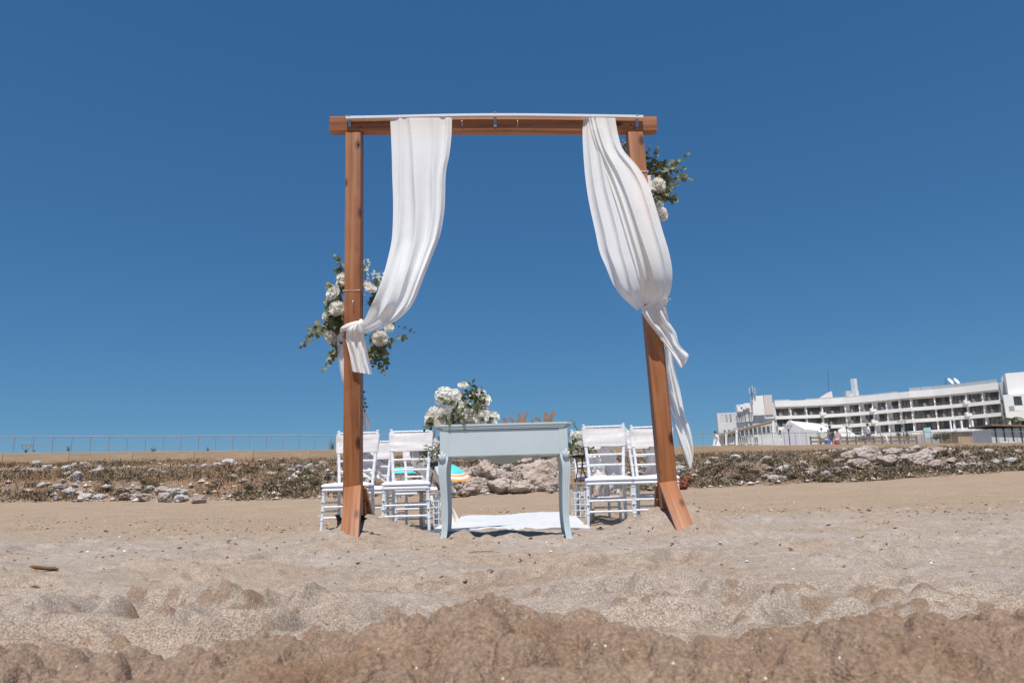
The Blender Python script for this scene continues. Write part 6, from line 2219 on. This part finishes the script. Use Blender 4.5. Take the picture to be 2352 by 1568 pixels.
def palm(px, Y, h, lab):
    q = P(px, 1000, Y)
    T = thing('palm_tree', lab, 'palm', (q.x, Y, 2.55))
    MB().tube([(0, 0, -.1), (.1, 0, h * .5), (.05, 0, h)], [.22, .16, .14], 9).build('trunk', MT['twig'], T, True)
    cr = MB()
    r_ = random.Random(int(px))
    for k in range(26):
        a = r_.uniform(0, 6.28); up = r_.uniform(-.2, 1.0); L = r_.uniform(1.0, 1.5)
        mid_ = []
        for t in np.linspace(0, 1, 8):
            mid_.append(Vector((.05 + math.cos(a) * L * t, math.sin(a) * L * t, h + up * t * .9 - 1.1 * t * t)))
        cr.tube(mid_, .015, 4)
        for j in range(1, 8):
            d = (mid_[j] - mid_[j - 1]).normalized(); s = d.cross(Vector((0, 0, 1))).normalized()
            for sg in (-1, 1):
                for q_ in (0, .5):
                    b0 = mid_[j - 1].lerp(mid_[j], q_)
                    e = b0 + s * sg * .38 * (1 - .5 * j / 7) + d * .18 - Vector((0, 0, .10))
                    cr.add([b0, b0 + d * .05, e], [(0, 1, 2)])
    cr.build('crown', MT['shrub'], T)


palm(2330, 68, 3.1, 'short bushy palm behind the grey beach hut')
palm(2352, 66, 2.7, 'second short palm crowding the end of the beach hut')


# ------------------------------------------------------------------ people on the promenade
def person(px, Y, head_py, lab, pose, shirt, lower, hair='hair', extra=None, facing=0.0, cap=None, height=1.74, group=None, long_lower=.5):
    top = P(px, head_py, Y)
    z = 2.7
    s = height / 1.74
    T = thing('person', lab, 'person', (top.x, Y, top.z - height), facing, group)
    J = {'pel': (0, 0, .95), 'waist': (0, 0, 1.08), 'chest': (0, .0, 1.30), 'neck': (0, .0, 1.48), 'head': (0, -.02, 1.62), 'crown': (0, -.01, 1.70)}
    for sd, nm in ((-1, 'l'), (1, 'r')):
        st = pose.get('stride', 0) * sd
        J.update({nm + 'hip': (sd * .10, 0, .90), nm + 'knee': (sd * .11, -.16 * st - .03, .50), nm + 'ank': (sd * .11, -.34 * st + .04 - (.08 if st < 0 else 0) * 0, .09), nm + 'toe': (sd * .13, -.34 * st - .14, .04),
                  nm + 'sh': (sd * .19, 0, 1.42), nm + 'elb': (sd * .25, .03, 1.14), nm + 'wri': (sd * .25, -.06, .90), nm + 'hand': (sd * .25, -.08, .83)})
    J.update(pose.get('j', {}))
    J = {k: Vector(v) * s for k, v in J.items()}
    R_ = {'pel': .135, 'waist': .125, 'chest': .145, 'neck': .055, 'head': .095, 'crown': .06, 'hip': .09, 'knee': .058, 'ank': .042, 'toe': .035, 'sh': .065, 'elb': .044, 'wri': .03, 'hand': .034}
    E = [('pel', 'waist'), ('waist', 'chest'), ('chest', 'neck'), ('neck', 'head'), ('head', 'crown')]
    for nm in 'lr':
        E += [('pel', nm + 'hip'), (nm + 'hip', nm + 'knee'), (nm + 'knee', nm + 'ank'), (nm + 'ank', nm + 'toe'), ('chest', nm + 'sh'), (nm + 'sh', nm + 'elb'), (nm + 'elb', nm + 'wri'), (nm + 'wri', nm + 'hand')]
    for nm in 'lr':     # five fingers
        w, hd = J[nm + 'wri'], J[nm + 'hand']
        d = (hd - w).normalized()
        side = d.cross(Vector((1, 0, 0))).normalized()
        for k in range(5):
            key = nm + 'f%d' % k
            J[key] = hd + side * (k - 2) * .018 * s + d * (.07 if 0 < k < 4 else .05) * s
            R_[key] = .009
            E.append((nm + 'hand', key))

    def rof(k):
        return R_.get(k, R_.get(k[1:], .05)) * s

    def skin(name, keys, edges, mat, grow=0.0, parent=None, rmap=None):
        me = bpy.data.meshes.new(name)
        idx = {k: i for i, k in enumerate(keys)}
        me.from_pydata([tuple(J[k]) for k in keys], [(idx[a], idx[b_]) for a, b_ in edges], [])
        me.materials.append(MT[mat])
        o = link(name, me, T)
        o.modifiers.new('skin', 'SKIN').use_smooth_shade = True
        if not me.skin_vertices:
            bm = bmesh.new(); bm.from_mesh(me); bm.verts.layers.skin.verify(); bm.to_mesh(me); bm.free()
        for k, i in idx.items():
            r0 = (rmap or {}).get(k, rof(k)) + grow
            fl = .72 if k in ('pel', 'waist', 'chest') else 1.0
            me.skin_vertices[0].data[i].radius = (r0, r0 * fl)
            me.skin_vertices[0].data[i].use_root = k == keys[0]
        md = o.modifiers.new('sub', 'SUBSURF'); md.levels = 1; md.render_levels = 1
        return o
    skin('body', list(J), E, 'skin')
    sk = ['chest', 'waist', 'pel', 'lsh', 'rsh', 'lelb', 'relb']
    J['lslv'] = J['lsh'].lerp(J['lelb'], .75); J['rslv'] = J['rsh'].lerp(J['relb'], .75)
    R_['slv'] = .055
    skin('shirt', ['chest', 'waist', 'pel', 'lsh', 'rsh', 'lslv', 'rslv'], [('chest', 'waist'), ('waist', 'pel'), ('chest', 'lsh'), ('chest', 'rsh'), ('lsh', 'lslv'), ('rsh', 'rslv')], shirt, .022 * s)
    if lower:
        J['llow'] = J['lhip'].lerp(J['lknee'], long_lower * 1.6); J['rlow'] = J['rhip'].lerp(J['rknee'], long_lower * 1.6)
        R_['low'] = .085
        J['pel2'] = J['pel'] - Vector((0, 0, .02)); R_['pel2'] = .14
        skin('shorts', ['pel2', 'lhip', 'rhip', 'llow', 'rlow'], [('pel2', 'lhip'), ('pel2', 'rhip'), ('lhip', 'llow'), ('rhip', 'rlow')], lower, .02 * s)
    # hair cap
    hd = J['head']
    rows = []
    for i in range(7):
        t = i / 6 * 1.75
        rows.append([(hd.x + .108 * s * math.sin(t) * math.cos(a), hd.y + .018 * s + .118 * s * math.sin(t) * math.sin(a) + (.015 if t > 1.2 else 0), hd.z + .025 * s + .118 * s * math.cos(t) + (.05 * s if (t > 1.3 and math.sin(a) < -.1) else 0)) for a in np.linspace(0, 6.2832, 16, endpoint=False)])
    MB().grid(rows, closed=True).build('cap' if cap else 'hair', MT[cap or hair], T, True)
    fc = MB()    # nose, ears
    fc.tube([(hd.x, hd.y - .09 * s, hd.z + .01), (hd.x, hd.y - .118 * s, hd.z - .02), (hd.x, hd.y - .09 * s, hd.z - .035)], .012 * s, 5)
    for sd in (-1, 1):
        fc.tube([(hd.x + sd * .09 * s, hd.y + .01, hd.z + .02), (hd.x + sd * .105 * s, hd.y + .015, hd.z), (hd.x + sd * .09 * s, hd.y + .01, hd.z - .03)], .014 * s, 5)
    fc.build('face_features', MT['skin'], T, True)
    if cap:
        MB().box((hd.x, hd.y - .14 * s, hd.z + .06 * s), (.14 * s, .12 * s, .012)).build('cap_peak', MT[cap], T)
    return T, J


pt, J = person(1886, 57, 981, 'person from behind in white T-shirt, beige shorts and pale blue cap, arm out', {'stride': .25, 'j': {'lelb': (-.44, .05, 1.26), 'lwri': (-.66, .0, 1.20), 'lhand': (-.72, -.01, 1.19)}}, 'cloth_white', 'cloth_beige', cap='cloth_paleblue', facing=rad(170), height=1.62)
pt, J = person(1905, 57.5, 977, 'person in grey T-shirt with dark backpack carrying a blue cool bag', {'stride': .3}, 'cloth_grey', 'cloth_slate', facing=rad(200), height=1.78)
bp = MB().box((0, 0, 0), (.30, .17, .44), bev=.05).build('backpack', MT['cloth_dark'], pt, True); bp.location = (0, .19, 1.28)
CB = thing('cool_bag', 'bright blue cool bag held by the person with the backpack', 'bag', pt.matrix_basis @ Vector((.26, -.10, .52)))
MB().box((0, 0, 0), (.34, .22, .30), bev=.02).build('bag_body', MT['cloth_blue'], CB)
MB().box((0, 0, .16), (.35, .23, .04), bev=.01).build('lid', MT['cloth_paleblue'], CB)
MB().tube([(-.14, 0, .15), (-.12, 0, .28), (.12, 0, .28), (.14, 0, .15)], .012, 6).build('handle', MT['cloth_white'], CB)
pt, J = person(1922, 58, 986, 'person in loose pink shirt holding a red beach bag behind the backpack man', {'stride': .2}, 'cloth_pink', 'cloth_pink', facing=rad(150), height=1.58)
RB = thing('beach_bag', 'bright red beach bag held by the person in the pink shirt', 'bag', pt.matrix_basis @ Vector((.27, -.08, .55)))
MB().box((0, 0, 0), (.34, .14, .38), bev=.03).build('bag_body', MT['cloth_red'], RB)
MB().tube([(-.1, 0, .18), (-.07, 0, .36), (.07, 0, .36), (.1, 0, .18)], .01, 6).build('handle', MT['cloth_red'], RB)
pt, J = person(1992, 58, 972, 'dark haired person with white towel over the shoulders walking by the ranch fence', {'stride': .75}, 'cloth_white', 'cloth_slate', facing=rad(75), height=1.80)
rows_ = []
for i in range(12):
    t = i / 11
    rows_.append([(.25 * math.sin(a_) * (1 + .1 * t), .13 * math.cos(a_) * 1.2 + .01, 1.50 - .10 * abs(math.sin(a_)) - .42 * t + .02 * mnoise.noise((a_ * 3, t * 4, 0))) for a_ in np.linspace(-2.6, 2.6, 18)])
MB().grid(rows_).build('towel', MT['cloth_white'], pt, True)
pt, J = person(1642, 56, 990, 'dark haired person in loose white beach dress striding along the railing', {'stride': 1.0}, 'cloth_white', None, facing=rad(-80), height=1.68)
rows_ = []
for i in range(12):
    t = i / 11
    rows_.append([((.17 + .16 * t) * math.cos(a_) * 1.0, (.13 + .2 * t) * math.sin(a_) + .06 * t, 1.12 - .55 * t + .02 * mnoise.noise((a_ * 2, t * 4, 1))) for a_ in np.linspace(0, 6.2832, 22, endpoint=False)])
MB().grid(rows_, closed=True).build('dress_skirt', MT['cloth_white'], pt, True)
pt, J = person(1472, 56, 979, 'dark haired person whose head shows above the chair by the leaning post', {'stride': .2}, 'cloth_grey', 'cloth_navy', facing=rad(20), height=1.70)
